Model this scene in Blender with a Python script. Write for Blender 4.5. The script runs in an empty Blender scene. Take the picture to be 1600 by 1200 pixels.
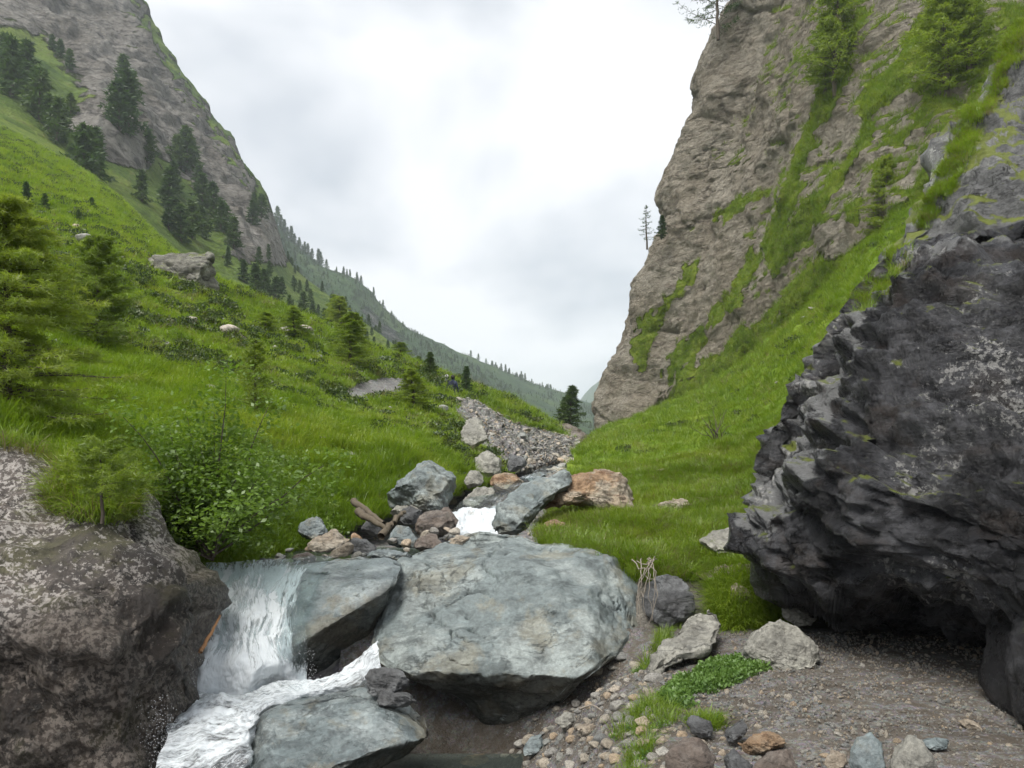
import bpy, bmesh, math, random
import numpy as np
from mathutils import Vector, Matrix

# ------------------------------------------------------------------ camera, sky, sun
F, HY, EYE = 1256.0, 720.0, 1.7          # focal length and horizon in photo pixels, eye height
sc = bpy.context.scene
COL = sc.collection
cam_d = bpy.data.cameras.new('camera'); cam = bpy.data.objects.new('camera', cam_d); COL.objects.link(cam)
cam_d.sensor_width = 36.0; cam_d.lens = 36.0 * F / 1600.0
cam_d.shift_y = (HY - 600.0) / 1600.0
cam_d.clip_start = 0.05; cam_d.clip_end = 30000
cam.location = (0, 0, EYE); cam.rotation_euler = (math.radians(90), 0, 0)
sc.camera = cam

SUN_EL, SUN_AZ = math.radians(60), math.radians(-140)      # azimuth from +Y, to the left
world = bpy.data.worlds.new('World'); sc.world = world; world.use_nodes = True
wn, wl = world.node_tree.nodes, world.node_tree.links
wn.clear()
def wnode(t, **k):
    n = wn.new(t)
    for a, b in k.items(): setattr(n, a, b)
    return n
sky = wnode('ShaderNodeTexSky', sky_type='NISHITA'); sky.sun_disc = False
sky.sun_elevation = SUN_EL; sky.sun_rotation = SUN_AZ
bg1 = wnode('ShaderNodeBackground'); bg1.inputs['Strength'].default_value = 0.06
wl.new(sky.outputs[0], bg1.inputs['Color'])
tc = wnode('ShaderNodeTexCoord')
mp = wnode('ShaderNodeMapping'); mp.inputs['Scale'].default_value = (1.0, 1.0, 1.7); mp.inputs['Location'].default_value = (0.35, 0.1, 0.55)
wl.new(tc.outputs['Generated'], mp.inputs['Vector'])
n1 = wnode('ShaderNodeTexNoise'); n1.inputs['Scale'].default_value = 2.1; n1.inputs['Detail'].default_value = 5; n1.inputs['Roughness'].default_value = 0.5; n1.inputs['Distortion'].default_value = 0.25
wl.new(mp.outputs[0], n1.inputs['Vector'])
cr = wnode('ShaderNodeValToRGB')
cr.color_ramp.elements[0].position = 0.40; cr.color_ramp.elements[0].color = (0.43, 0.475, 0.53, 1)
cr.color_ramp.elements[1].position = 0.57; cr.color_ramp.elements[1].color = (0.88, 0.89, 0.91, 1)
wl.new(n1.outputs['Fac'], cr.inputs['Fac'])
bg2 = wnode('ShaderNodeBackground'); bg2.inputs['Strength'].default_value = 0.39
wl.new(cr.outputs[0], bg2.inputs['Color'])
mx = wnode('ShaderNodeMixShader'); mx.inputs[0].default_value = 0.94
wl.new(bg1.outputs[0], mx.inputs[1]); wl.new(bg2.outputs[0], mx.inputs[2])
wo = wnode('ShaderNodeOutputWorld'); wl.new(mx.outputs[0], wo.inputs['Surface'])

sun_d = bpy.data.lights.new('sun', 'SUN'); sun_d.energy = 1.5; sun_d.angle = math.radians(35); sun_d.color = (1.0, 0.97, 0.92)
sun = bpy.data.objects.new('sun', sun_d); COL.objects.link(sun)
sdir = Vector((math.sin(SUN_AZ) * math.cos(SUN_EL), math.cos(SUN_AZ) * math.cos(SUN_EL), math.sin(SUN_EL)))
sun.rotation_euler = (-sdir).to_track_quat('-Z', 'Y').to_euler()
sun.location = (0, 0, 60)

vs = sc.view_settings
vs.view_transform = 'Standard'; vs.look = 'None'; vs.gamma = 1.0; vs.use_curve_mapping = False
vs.exposure = 1.72
sc.cycles.max_bounces = 5; sc.cycles.diffuse_bounces = 3; sc.cycles.glossy_bounces = 2
sc.cycles.transmission_bounces = 4; sc.cycles.transparent_max_bounces = 12; sc.cycles.volume_bounces = 1; sc.cycles.use_adaptive_sampling = True; sc.cycles.adaptive_threshold = 0.02
sc.cycles.use_denoising = True

R = np.random.default_rng(7)
rnd = random.Random(11)

# ------------------------------------------------------------------ numpy noise
PERM = np.random.default_rng(1).permutation(256).astype(np.int64)
PERM = np.concatenate([PERM, PERM, PERM])
GRAD = np.random.default_rng(2).normal(size=(256, 3)); GRAD /= np.linalg.norm(GRAD, axis=1)[:, None]
def pnoise(p):
    p = np.asarray(p, float)
    i = np.floor(p).astype(np.int64); f = p - i; i &= 255
    u = f * f * f * (f * (f * 6 - 15) + 10)
    out = np.zeros(len(p))
    for dx in (0, 1):
        wx = u[:, 0] if dx else 1 - u[:, 0]
        for dy in (0, 1):
            wy = u[:, 1] if dy else 1 - u[:, 1]
            for dz in (0, 1):
                wz = u[:, 2] if dz else 1 - u[:, 2]
                h = PERM[PERM[PERM[(i[:, 0] + dx) & 255] + ((i[:, 1] + dy) & 255)] + ((i[:, 2] + dz) & 255)]
                g = GRAD[h]
                d = g[:, 0] * (f[:, 0] - dx) + g[:, 1] * (f[:, 1] - dy) + g[:, 2] * (f[:, 2] - dz)
                out += wx * wy * wz * d
    return out * 1.5
def fbm(p, octv=4, gain=0.5, lac=2.03):
    p = np.asarray(p, float)
    a, s, o = 1.0, np.zeros(len(p)), 0.0
    for k in range(octv):
        s += a * pnoise(p + 17.3 * k); o += a; a *= gain; p = p * lac
    return s / o
def ridged(p, octv=4, gain=0.5):
    p = np.asarray(p, float); a, s, o = 1.0, np.zeros(len(p)), 0.0
    for k in range(octv):
        s += a * (1 - 2 * np.abs(pnoise(p + 9.1 * k))); o += a; a *= gain; p = p * 2.03
    return s / o
def voro(p):
    """F1, F2 and the cell's random value"""
    i = np.floor(p).astype(np.int64)
    f1 = np.full(len(p), 9.0); f2 = np.full(len(p), 9.0); rv = np.zeros(len(p))
    for dx in (-1, 0, 1):
        for dy in (-1, 0, 1):
            for dz in (-1, 0, 1):
                c = i + np.array([dx, dy, dz])
                cc = c & 255
                h = PERM[PERM[PERM[cc[:, 0]] + cc[:, 1]] + cc[:, 2]]
                pt = c + 0.5 + GRAD[h] * 0.45
                d = np.sqrt(((p - pt) ** 2).sum(1))
                near = d < f1
                f2 = np.where(near, f1, np.minimum(f2, d))
                rv = np.where(near, h / 255.0, rv)
                f1 = np.where(near, d, f1)
    return f1, f2, rv
def qrot(seed):
    a = np.random.default_rng(seed).normal(size=(3, 3)); u, _, w = np.linalg.svd(a); return u @ w
def cheb(p, seed=0):
    '''pyramid-faceted cell noise: flat planes meeting in sharp creases'''
    p = p @ qrot(seed).T
    i = np.floor(p).astype(np.int64); f1 = np.full(len(p), 9.0)
    for dx in (-1, 0, 1):
        for dy in (-1, 0, 1):
            for dz in (-1, 0, 1):
                c = i + np.array([dx, dy, dz]); cc = c & 255
                h = PERM[PERM[PERM[cc[:, 0]] + cc[:, 1]] + cc[:, 2]]
                d = np.abs(p - (c + 0.5 + GRAD[h] * 0.5)) * (0.75 + 0.5 * np.abs(GRAD[(h + 77) & 255]))
                f1 = np.minimum(f1, d.max(1))
    return f1
def sstep(a, b, x):
    t = np.clip((x - a) / (b - a), 0, 1)
    return t * t * (3 - 2 * t)

# ------------------------------------------------------------------ helpers
def P(px, py, D):                        # photo pixel + distance along the view -> world point
    return np.array([(px - 800.0) / F * D, D, EYE + (HY - py) / F * D])
def proj(v):
    y = np.maximum(v[:, 1], 0.05)
    return v[:, 0] / y * F + 800.0, HY - (v[:, 2] - EYE) / y * F
def in_poly(px, py, poly):
    n = len(poly); inside = np.zeros(len(px), bool)
    for k in range(n):
        x1, y1 = poly[k]; x2, y2 = poly[(k + 1) % n]
        c = ((y1 > py) != (y2 > py))
        xx = (x2 - x1) * (py - y1) / ((y2 - y1) if y2 != y1 else 1e-9) + x1
        inside ^= c & (px < xx)
    return inside
def poly_dist(px, py, poly, closed=True):
    d = np.full(len(px), 1e9)
    n = len(poly)
    for k in range(n if closed else n - 1):
        x1, y1 = poly[k]; x2, y2 = poly[(k + 1) % n]
        dx, dy = x2 - x1, y2 - y1; L = dx * dx + dy * dy + 1e-9
        t = np.clip(((px - x1) * dx + (py - y1) * dy) / L, 0, 1)
        d = np.minimum(d, np.hypot(px - x1 - t * dx, py - y1 - t * dy))
    return d
def soft(px, py, poly, w):               # 1 inside, falling to 0 over w pixels either side
    d = poly_dist(px, py, poly); s = np.where(in_poly(px, py, poly), 1, -1)
    return sstep(-w, w, d * s)
def normals(v, quads):
    n = np.zeros_like(v)
    a, b, c, d = (v[quads[:, k]] for k in range(4))
    fn = np.cross(c - a, d - b)
    for k in range(4): np.add.at(n, quads[:, k], fn)
    return n / (np.linalg.norm(n, axis=1)[:, None] + 1e-12)
def mesh_np(name, v, faces, mat, smooth=True):
    faces = np.asarray(faces)
    me = bpy.data.meshes.new(name)
    nv, nf, k = len(v), len(faces), faces.shape[1]
    me.vertices.add(nv); me.vertices.foreach_set('co', np.asarray(v, np.float32).ravel())
    me.loops.add(nf * k); me.loops.foreach_set('vertex_index', faces.astype(np.int32).ravel())
    me.polygons.add(nf)
    me.polygons.foreach_set('loop_start', np.arange(0, nf * k, k, dtype=np.int32))
    me.polygons.foreach_set('loop_total', np.full(nf, k, np.int32))
    me.polygons.foreach_set('use_smooth', np.full(nf, smooth, bool))
    me.update(calc_edges=True); me.validate()
    if mat: me.materials.append(mat)
    return me
def attr(me, name, vals):
    a = me.attributes.new(name, 'FLOAT', 'POINT'); a.data.foreach_set('value', np.asarray(vals, np.float32))
def link(name, me, parent=None, loc=None):
    o = bpy.data.objects.new(name, me); COL.objects.link(o)
    if parent: o.parent = parent
    if loc is not None: o.location = loc
    return o
def tag(o, label=None, cat=None, group=None, kind=None):
    if label: o['label'] = label
    if cat: o['category'] = cat
    if group: o['group'] = group
    if kind: o['kind'] = kind
    return o
def empty(name, loc, rz=0.0):
    o = bpy.data.objects.new(name, None); COL.objects.link(o); o.location = loc; o.rotation_euler.z = rz
    o.empty_display_size = 0.1
    return o
def grid_quads(nv, nu, wrap=False):
    i = np.arange(nv - 1)[:, None]; j = np.arange(nu if wrap else nu - 1)[None, :]
    a = i * nu + j; b = i * nu + (j + 1) % nu
    return np.stack([a, b, b + nu, a + nu], -1).reshape(-1, 4)
def cr_axis(A, n):                       # Catmull-Rom resampling along axis 0
    m = len(A); t = np.linspace(0, m - 1, n); k = np.minimum(t.astype(int), m - 2); f = t - k
    f = f.reshape(-1, *([1] * (A.ndim - 1)))
    g = lambda q: A[np.clip(q, 0, m - 1)]
    p0, p1, p2, p3 = g(k - 1), g(k), g(k + 1), g(k + 2)
    p0 = np.where((k - 1 < 0).reshape(f.shape), 2 * p1 - p2, p0)
    p3 = np.where((k + 2 > m - 1).reshape(f.shape), 2 * p2 - p1, p3)
    # half-tension keeps steps from overshooting
    m1, m2 = (p2 - p0) * 0.42, (p3 - p1) * 0.42
    return (2*f**3-3*f**2+1)*p1 + (f**3-2*f**2+f)*m1 + (-2*f**3+3*f**2)*p2 + (f**3-f**2)*m2
def loft(ctrl, nv, nu):
    A = np.array([[P(*c) for c in row] for row in ctrl])
    A = cr_axis(A, nv); A = np.swapaxes(cr_axis(np.swapaxes(A, 0, 1), nu), 0, 1)
    return A.reshape(-1, 3), grid_quads(nv, nu)

# ------------------------------------------------------------------ materials
class NT:
    def __init__(s, name):
        s.m = bpy.data.materials.new(name); s.m.use_nodes = True
        s.n, s.l = s.m.node_tree.nodes, s.m.node_tree.links
        s.n.clear(); s.out = s.n.new('ShaderNodeOutputMaterial')
    def N(s, t, inp=None, **k):
        n = s.n.new(t)
        for a, b in k.items(): setattr(n, a, b)
        for a, b in (inp or {}).items():
            if hasattr(b, 'is_linked'): s.l.new(b, n.inputs[a])
            else: n.inputs[a].default_value = b
        return n
    def noise(s, vec, scale, detail=4, rough=0.55, dist=0.0):
        return s.N('ShaderNodeTexNoise', {'Vector': vec, 'Scale': scale, 'Detail': detail, 'Roughness': rough, 'Distortion': dist}).outputs['Fac']
    def ramp(s, fac, stops):
        n = s.N('ShaderNodeValToRGB', {'Fac': fac}); e = n.color_ramp.elements
        while len(e) < len(stops): e.new(0.5)
        for k, (p, c) in enumerate(stops):
            e[k].position = p; e[k].color = (*c, 1) if len(c) == 3 else c
        return n.outputs['Color']
    def val(s, fac, a, b):               # smooth 0..1 between a and b
        n = s.N('ShaderNodeMapRange', {'Value': fac, 'From Min': a, 'From Max': b}, interpolation_type='SMOOTHSTEP')
        return n.outputs['Result']
    def math(s, op, a, b=0.0):
        n = s.n.new('ShaderNodeMath'); n.operation = op; n.use_clamp = False
        for k, q in enumerate((a, b)):
            if hasattr(q, 'is_linked'): s.l.new(q, n.inputs[k])
            else: n.inputs[k].default_value = q
        return n.outputs[0]
    def mix(s, fac, a, b, mode='MIX'):
        n = s.n.new('ShaderNodeMix'); n.data_type = 'RGBA'; n.blend_type = mode; n.clamp_factor = True
        for k, q in ((0, fac), (6, a), (7, b)):
            if hasattr(q, 'is_linked'): s.l.new(q, n.inputs[k])
            else: n.inputs[k].default_value = q if k == 0 else (*q, 1)
        return n.outputs[2]
    def attr(s, name): return s.N('ShaderNodeAttribute', attribute_name=name).outputs['Fac']
    def scale(s, vec, xyz, rot=(0, 0, 0)):
        return s.N('ShaderNodeMapping', {'Vector': vec, 'Scale': xyz, 'Rotation': rot}).outputs[0]
    def bump(s, h, strength, dist, prev=None):
        d = {'Height': h, 'Strength': strength, 'Distance': dist}
        if prev is not None: d['Normal'] = prev
        return s.N('ShaderNodeBump', d).outputs[0]
    def pbsdf(s, col, rough, nrm=None, spec=0.4):
        d = {'Base Color': col, 'Roughness': rough, 'Specular IOR Level': spec}
        if nrm is not None: d['Normal'] = nrm
        return s.N('ShaderNodeBsdfPrincipled', d).outputs[0]
    def done(s, sh):
        s.l.new(sh, s.out.inputs['Surface']); return s.m

def rock_mat(name, base, dark, pale, lichen=0.0, lich_col=(0.5, 0.5, 0.46), lich_scale=14.0, moss=0.0,
             rough=(0.55, 0.8), strata=None, tint=None, tint_amt=0.5, bump=1.0, scale=1.0, vary=False, wet_dark_attr=False, crack=0.6, pale_attr=None):
    t = NT(name)
    pos = t.N('ShaderNodeTexCoord').outputs['Object']
    if vary:
        oi = t.N('ShaderNodeObjectInfo')
        off = t.N('ShaderNodeVectorMath', {0: oi.outputs['Random'], 1: (37.0, 53.0, 71.0)}, operation='MULTIPLY').outputs[0]
        pos = t.N('ShaderNodeVectorMath', {0: pos, 1: off}, operation='ADD').outputs[0]
    sp = t.scale(pos, (scale,) * 3)
    st = t.scale(pos, *( (strata[0], strata[1]) if strata else ((scale * 2,) * 3, (0, 0, 0)) ))
    n_big = t.noise(sp, 1.1, 9, 0.68, 0.2)
    n_mid = t.noise(sp, 4.5, 10, 0.74, 0.15)
    n_fine = t.noise(sp, 34.0, 6, 0.75)
    n_st = t.noise(st, 2.2, 10, 0.72, 0.2)
    col = t.mix(t.val(n_big, 0.44, 0.56), base, pale)
    col = t.mix(t.math('MULTIPLY', t.val(n_st, 0.50, 0.60), 0.7), col, dark)
    if tint:
        n_t = t.noise(t.scale(pos, (scale * 1.2, scale * 0.8, scale * 1.6), (0.3, 0.5, 0.2)), 1.6, 9, 0.68, 0.3)
        col = t.mix(t.math('MULTIPLY', t.val(n_t, 0.5, 0.6), tint_amt), col, tint)
    col = t.mix(0.75, col, t.ramp(n_mid, [(0.32, (0.35,) * 3), (0.5, (0.95,) * 3), (0.68, (1.4,) * 3)]), 'MULTIPLY')
    col = t.mix(0.6, col, t.ramp(n_fine, [(0.3, (0.45,) * 3), (0.7, (1.5,) * 3)]), 'MULTIPLY')
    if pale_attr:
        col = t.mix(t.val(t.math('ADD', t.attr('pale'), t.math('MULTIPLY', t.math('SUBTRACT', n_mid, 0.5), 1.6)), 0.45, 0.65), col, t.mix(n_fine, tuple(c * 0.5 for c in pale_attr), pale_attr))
    # thin cracks
    vs_ = t.noise(t.scale(pos, (scale * 1.0, scale * 1.2, scale * 1.5), (0.4, 0.2, 0.9)), 1.5, 8, 0.6, 0.5)
    ck = t.math('ABSOLUTE', t.math('SUBTRACT', vs_, 0.5))
    ckm = t.math('MULTIPLY', t.math('SUBTRACT', 1.0, t.val(ck, 0.0, 0.012)), t.val(t.noise(sp, 1.3, 2), 0.42, 0.6))
    col = t.mix(t.math('MULTIPLY', ckm, crack), col, tuple(c * 0.25 for c in dark))
    if vary:
        col = t.mix(0.9, col, t.ramp(oi.outputs['Random'], [(0.0, (0.62, 0.66, 0.68)), (0.3, (1.05, 1.02, 0.98)), (0.5, (1.35, 1.2, 1.0)), (0.7, (0.8, 0.86, 0.86)), (0.85, (1.5, 1.15, 0.8)), (1.0, (1.45, 1.45, 1.4))]), 'MULTIPLY')
    if lichen > 0:
        sz = t.val(t.noise(sp, 1.1, 4, 0.6), 0.62 - 0.35 * lichen, 0.75 - 0.2 * lichen)
        ln = t.noise(sp, lich_scale * 0.9, 8, 0.72)
        lm = t.val(t.math('ADD', ln, t.math('MULTIPLY', t.math('SUBTRACT', sz, 0.5), 0.22)), 0.60, 0.645)
        col = t.mix(t.math('MULTIPLY', lm, 0.9), col, t.mix(n_mid, tuple(c * 0.75 for c in lich_col), lich_col))
    wet = 0.0
    if wet_dark_attr:
        wet = t.math('MULTIPLY', t.attr('wet'), 1.0)
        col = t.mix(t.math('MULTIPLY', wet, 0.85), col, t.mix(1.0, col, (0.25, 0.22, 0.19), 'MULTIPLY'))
    if moss > 0:
        geo = t.N('ShaderNodeNewGeometry')
        nz = t.N('ShaderNodeSeparateXYZ', {0: geo.outputs['Normal']}).outputs['Z']
        mk = t.math('MULTIPLY', t.val(t.math('ADD', nz, t.math('MULTIPLY', t.math('SUBTRACT', t.noise(sp, 2.2, 5, 0.65), 0.5), 2.4)), 0.95 - moss, 1.15 - moss), 1.0)
        gcol = t.mix(t.noise(sp, 6, 4), (0.075, 0.10, 0.015), (0.17, 0.19, 0.03))
        col = t.mix(mk, col, gcol)
    r = t.N('ShaderNodeMapRange', {'Value': n_mid, 'From Min': 0.3, 'From Max': 0.7, 'To Min': rough[0], 'To Max': rough[1]}).outputs[0]
    if wet_dark_attr:
        r = t.math('SUBTRACT', r, t.math('MULTIPLY', wet, 0.3))
    h = t.math('ADD', t.math('MULTIPLY', n_mid, 0.8), t.math('ADD', t.math('MULTIPLY', n_st, 0.8), t.math('MULTIPLY', n_fine, 0.35)))
    h = t.math('SUBTRACT', h, t.math('MULTIPLY', ckm, 0.35))
    nb = t.bump(h, 0.8 * bump, 0.06 / scale)
    return t.done(t.pbsdf(col, r, nb))

M = {}
M['boulder'] = rock_mat('blue_grey_rock', (0.155, 0.183, 0.18), (0.07, 0.083, 0.081), (0.255, 0.283, 0.27), tint=(0.19, 0.17, 0.115), tint_amt=0.5,
                        rough=(0.4, 0.62), strata=((1.2, 2.2, 3.2), (0.2, 0.5, 0.3)), bump=0.7, wet_dark_attr=True)
M['slab'] = rock_mat('wet_slab_rock', (0.14, 0.168, 0.17), (0.058, 0.069, 0.071), (0.245, 0.275, 0.272), tint=(0.19, 0.16, 0.10), tint_amt=0.5,
                     rough=(0.22, 0.5), strata=((1.4, 1.4, 3.5), (0.5, 0.2, 0.3)), bump=0.6, wet_dark_attr=True)
M['lichen'] = rock_mat('lichen_rock', (0.095, 0.080, 0.070), (0.034, 0.030, 0.028), (0.155, 0.13, 0.112), lichen=1.15, lich_col=(0.50, 0.46, 0.42), lich_scale=30.0,
                       tint=(0.115, 0.11, 0.05), tint_amt=0.6, moss=0.0, wet_dark_attr=True, bump=1.2)
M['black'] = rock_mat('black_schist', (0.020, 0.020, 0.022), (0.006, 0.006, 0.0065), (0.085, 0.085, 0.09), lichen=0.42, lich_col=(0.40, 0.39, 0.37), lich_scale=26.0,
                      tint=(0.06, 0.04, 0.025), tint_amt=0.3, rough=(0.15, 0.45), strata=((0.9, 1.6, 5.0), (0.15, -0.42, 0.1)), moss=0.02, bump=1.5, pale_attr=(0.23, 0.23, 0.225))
M['mossy'] = rock_mat('mossy_grey_rock', (0.13, 0.13, 0.128), (0.04, 0.04, 0.041), (0.22, 0.22, 0.21), lichen=0.45, moss=0.48, bump=1.3,
                      strata=((0.8, 1.2, 3.0), (0.0, -0.8, 0.2)))
M['greyrock'] = rock_mat('pale_grey_rock', (0.27, 0.26, 0.225), (0.13, 0.125, 0.11), (0.40, 0.385, 0.33), lichen=0.5, lich_col=(0.46, 0.45, 0.38), lich_scale=22, moss=0.0, bump=1.1)
M['brown'] = rock_mat('brown_rock', (0.135, 0.105, 0.085), (0.05, 0.042, 0.038), (0.23, 0.20, 0.17), rough=(0.35, 0.65), strata=((1, 1.5, 4), (0.3, 0.4, 0)))
M['darkrock'] = rock_mat('dark_rock', (0.085, 0.085, 0.085), (0.035, 0.035, 0.037), (0.17, 0.175, 0.175), rough=(0.3, 0.6), strata=((1, 1.5, 4), (0.3, 0.4, 0)))
M['tan'] = rock_mat('tan_banded_rock', (0.34, 0.28, 0.21), (0.13, 0.10, 0.08), (0.44, 0.39, 0.32), strata=((0.8, 1.2, 7.0), (0.1, 0.25, 0)))
M['orange'] = rock_mat('rusty_rock', (0.33, 0.215, 0.125), (0.17, 0.085, 0.045), (0.42, 0.335, 0.24), strata=((1, 1.5, 6.0), (0.15, -0.45, 0)), tint=(0.42, 0.37, 0.29), tint_amt=0.8, bump=1.3)
M['stone'] = rock_mat('loose_stone', (0.28, 0.27, 0.25), (0.14, 0.135, 0.125), (0.42, 0.405, 0.375), scale=3.0, vary=True, rough=(0.5, 0.85))
M['outcrop'] = rock_mat('outcrop_rock', (0.19, 0.18, 0.145), (0.06, 0.057, 0.047), (0.28, 0.27, 0.22), lichen=0.4, moss=0.1, scale=0.45, strata=((0.3, 0.6, 2.2), (0, 0.06, 0)), bump=1.6)

def ground_mat(name, greens, rock=((0.3, 0.25, 0.19), (0.14, 0.12, 0.095), (0.40, 0.36, 0.30)), scale=1.0, rock_scale=1.0, bump=1.0, brown=(0.13, 0.105, 0.045), brown_amt=0.6,
               strata=((1, 1, 3), (0, 0.3, 0))):
    t = NT(name)
    pos = t.N('ShaderNodeNewGeometry').outputs['Position']
    sp = t.scale(pos, (scale,) * 3)
    a, b, c = t.noise(sp, 0.55, 5, 0.6, 0.5), t.noise(sp, 3.1, 5, 0.65, 0.3), t.noise(sp, 17.0, 4, 0.7)
    g = t.ramp(a, [(0.30, greens[0]), (0.5, greens[1]), (0.68, greens[2])])
    g = t.mix(t.math('MULTIPLY', t.val(b, 0.55, 0.72), brown_amt), g, brown)
    g = t.mix(0.8, g, t.ramp(b, [(0.25, (0.4,) * 3), (0.5, (0.95,) * 3), (0.75, (1.35,) * 3)]), 'MULTIPLY')
    g = t.mix(0.6, g, t.ramp(c, [(0.25, (0.45,) * 3), (0.75, (1.5,) * 3)]), 'MULTIPLY')
    rp = t.scale(pos, (rock_scale,) * 3)
    ra, rb, rc = t.noise(rp, 0.35, 6, 0.6, 0.6), t.noise(t.scale(rp, *strata), 1.4, 7, 0.65, 0.7), t.noise(rp, 5.0, 6, 0.7, 0.3)
    rk = t.mix(t.val(ra, 0.36, 0.64), rock[0], rock[2])
    rk = t.mix(t.math('MULTIPLY', t.val(rb, 0.48, 0.66), 0.75), rk, rock[1])
    rk = t.mix(0.8, rk, t.ramp(rc, [(0.25, (0.45,) * 3), (0.5, (1.0,) * 3), (0.75, (1.4,) * 3)]), 'MULTIPLY')
    w = t.attr('rock')
    w = t.val(t.math('ADD', w, t.math('MULTIPLY', t.math('SUBTRACT', t.math('ADD', t.math('MULTIPLY', b, 0.5), t.math('MULTIPLY', t.noise(rp, 1.2, 5, 0.65), 0.5)), 0.5), 1.3)), 0.4, 0.6)
    col = t.mix(w, g, rk)
    sg = t.attr('scree')
    gv = t.N('ShaderNodeTexVoronoi', {'Vector': pos, 'Scale': 9.0 * scale})
    gcol = t.mix(0.85, t.mix(b, (0.24, 0.22, 0.19), (0.40, 0.375, 0.335)), t.ramp(gv.outputs['Distance'], [(0.0, (1.25,) * 3), (0.55, (0.45,) * 3)]), 'MULTIPLY')
    gcol = t.mix(0.15, gcol, gv.outputs['Color'], 'OVERLAY')
    gcol = t.N('ShaderNodeHueSaturation', {'Color': gcol, 'Saturation': 0.45}).outputs[0]
    col = t.mix(t.val(t.math('ADD', sg, t.math('MULTIPLY', t.math('SUBTRACT', b, 0.5), 0.8)), 0.4, 0.6), col, gcol)
    hh = t.math('ADD', t.math('MULTIPLY', b, 1.0), t.math('MULTIPLY', c, 0.35))
    hr = t.math('ADD', t.math('MULTIPLY', rb, 1.0), t.math('MULTIPLY', rc, 0.6))
    n = t.bump(hh, 0.8 * bump, 0.22 / scale)
    n = t.bump(t.math('MULTIPLY', hr, w), 0.9 * bump, 0.6 / rock_scale, n)
    return t.done(t.pbsdf(col, 0.85, n, 0.15))

GREENS = ((0.062, 0.105, 0.014), (0.105, 0.155, 0.018), (0.155, 0.19, 0.026))
M['meadow'] = ground_mat('meadow', GREENS, scale=1.0, brown_amt=0.35)
M['bank'] = ground_mat('bank_grass', ((0.08, 0.15, 0.015), (0.14, 0.22, 0.02), (0.20, 0.27, 0.03)), scale=1.4, brown_amt=0.35, rock=((0.2, 0.18, 0.15), (0.09, 0.08, 0.07), (0.3, 0.28, 0.24)))
M['mountain'] = ground_mat('mountain', ((0.055, 0.10, 0.02), (0.105, 0.16, 0.025), (0.16, 0.20, 0.04)), rock=((0.27, 0.245, 0.21), (0.10, 0.092, 0.085), (0.42, 0.39, 0.35)), scale=0.09, rock_scale=0.16, bump=1.3, brown_amt=0.5)
M['cliff'] = ground_mat('cliff', ((0.085, 0.125, 0.018), (0.14, 0.19, 0.022), (0.19, 0.225, 0.035)), rock=((0.385, 0.335, 0.26), (0.215, 0.182, 0.14), (0.49, 0.44, 0.36)), scale=0.6, rock_scale=0.55, bump=1.3, brown_amt=0.4, strata=((1, 1, 2.6), (0, 0.5, 0)))
M['farhill'] = ground_mat('far_hill', ((0.02, 0.045, 0.014), (0.034, 0.072, 0.02), (0.062, 0.10, 0.026)), rock=((0.14, 0.14, 0.12), (0.06, 0.065, 0.055), (0.2, 0.2, 0.17)), scale=0.045, rock_scale=0.05, brown_amt=0.2)
def gravel_mat():
    t = NT('gravel')
    pos = t.N('ShaderNodeNewGeometry').outputs['Position']
    a, b = t.noise(pos, 1.2, 5, 0.6, 0.4), t.noise(pos, 9, 5, 0.7)
    v1 = t.N('ShaderNodeTexVoronoi', {'Vector': pos, 'Scale': 55.0}); v2 = t.N('ShaderNodeTexVoronoi', {'Vector': pos, 'Scale': 130.0})
    col = t.mix(t.val(a, 0.35, 0.65), (0.088, 0.072, 0.055), (0.135, 0.115, 0.092))
    pc = t.N('ShaderNodeHueSaturation', {'Color': v1.outputs['Color'], 'Saturation': 0.25, 'Value': 0.34}).outputs[0]
    col = t.mix(t.math('MULTIPLY', t.val(b, 0.42, 0.6), 0.6), col, pc)
    col = t.mix(0.7, col, t.ramp(v2.outputs['Distance'], [(0.0, (1.3,) * 3), (0.6, (0.55,) * 3)]), 'MULTIPLY')
    col = t.mix(t.math('MULTIPLY', t.attr('wet'), 0.75), col, t.mix(1.0, col, (0.3, 0.27, 0.22), 'MULTIPLY'))
    h = t.math('ADD', t.math('MULTIPLY', v1.outputs['Distance'], -0.6), t.math('ADD', t.math('MULTIPLY', v2.outputs['Distance'], -0.25), b))
    return t.done(t.pbsdf(col, t.math('SUBTRACT', 0.85, t.math('MULTIPLY', t.attr('wet'), 0.45)), t.bump(h, 0.9, 0.02), 0.3))
M['gravel'] = gravel_mat()

def leaf_mat(name, c1, c2, c3, trans=0.35, hscale=3.0):
    t = NT(name)
    oi = t.N('ShaderNodeObjectInfo'); pos = t.N('ShaderNodeNewGeometry').outputs['Position']
    n = t.noise(pos, hscale, 3, 0.6)
    f = t.math('ADD', t.math('MULTIPLY', t.math('SUBTRACT', n, 0.5), 1.5), t.math('ADD', 0.25, t.math('MULTIPLY', oi.outputs['Random'], 0.5)))
    col = t.ramp(f, [(0.0, c1), (0.5, c2), (1.0, c3)])
    d = t.N('ShaderNodeBsdfDiffuse', {'Color': col}).outputs[0]
    tr = t.N('ShaderNodeBsdfTranslucent', {'Color': t.mix(1.0, col, (1.15, 1.2, 0.6), 'MULTIPLY')}).outputs[0]
    g = t.N('ShaderNodeBsdfGlossy', {'Color': (1, 1, 1, 1), 'Roughness': 0.45}).outputs[0]
    s = t.N('ShaderNodeMixShader', {0: trans, 1: d, 2: tr}).outputs[0]
    return t.done(t.N('ShaderNodeMixShader', {0: 0.03, 1: s, 2: g}).outputs[0])
M['grass'] = leaf_mat('grass_blades', (0.105, 0.18, 0.014), (0.185, 0.275, 0.022), (0.285, 0.335, 0.045), 0.5, 0.45)
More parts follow.
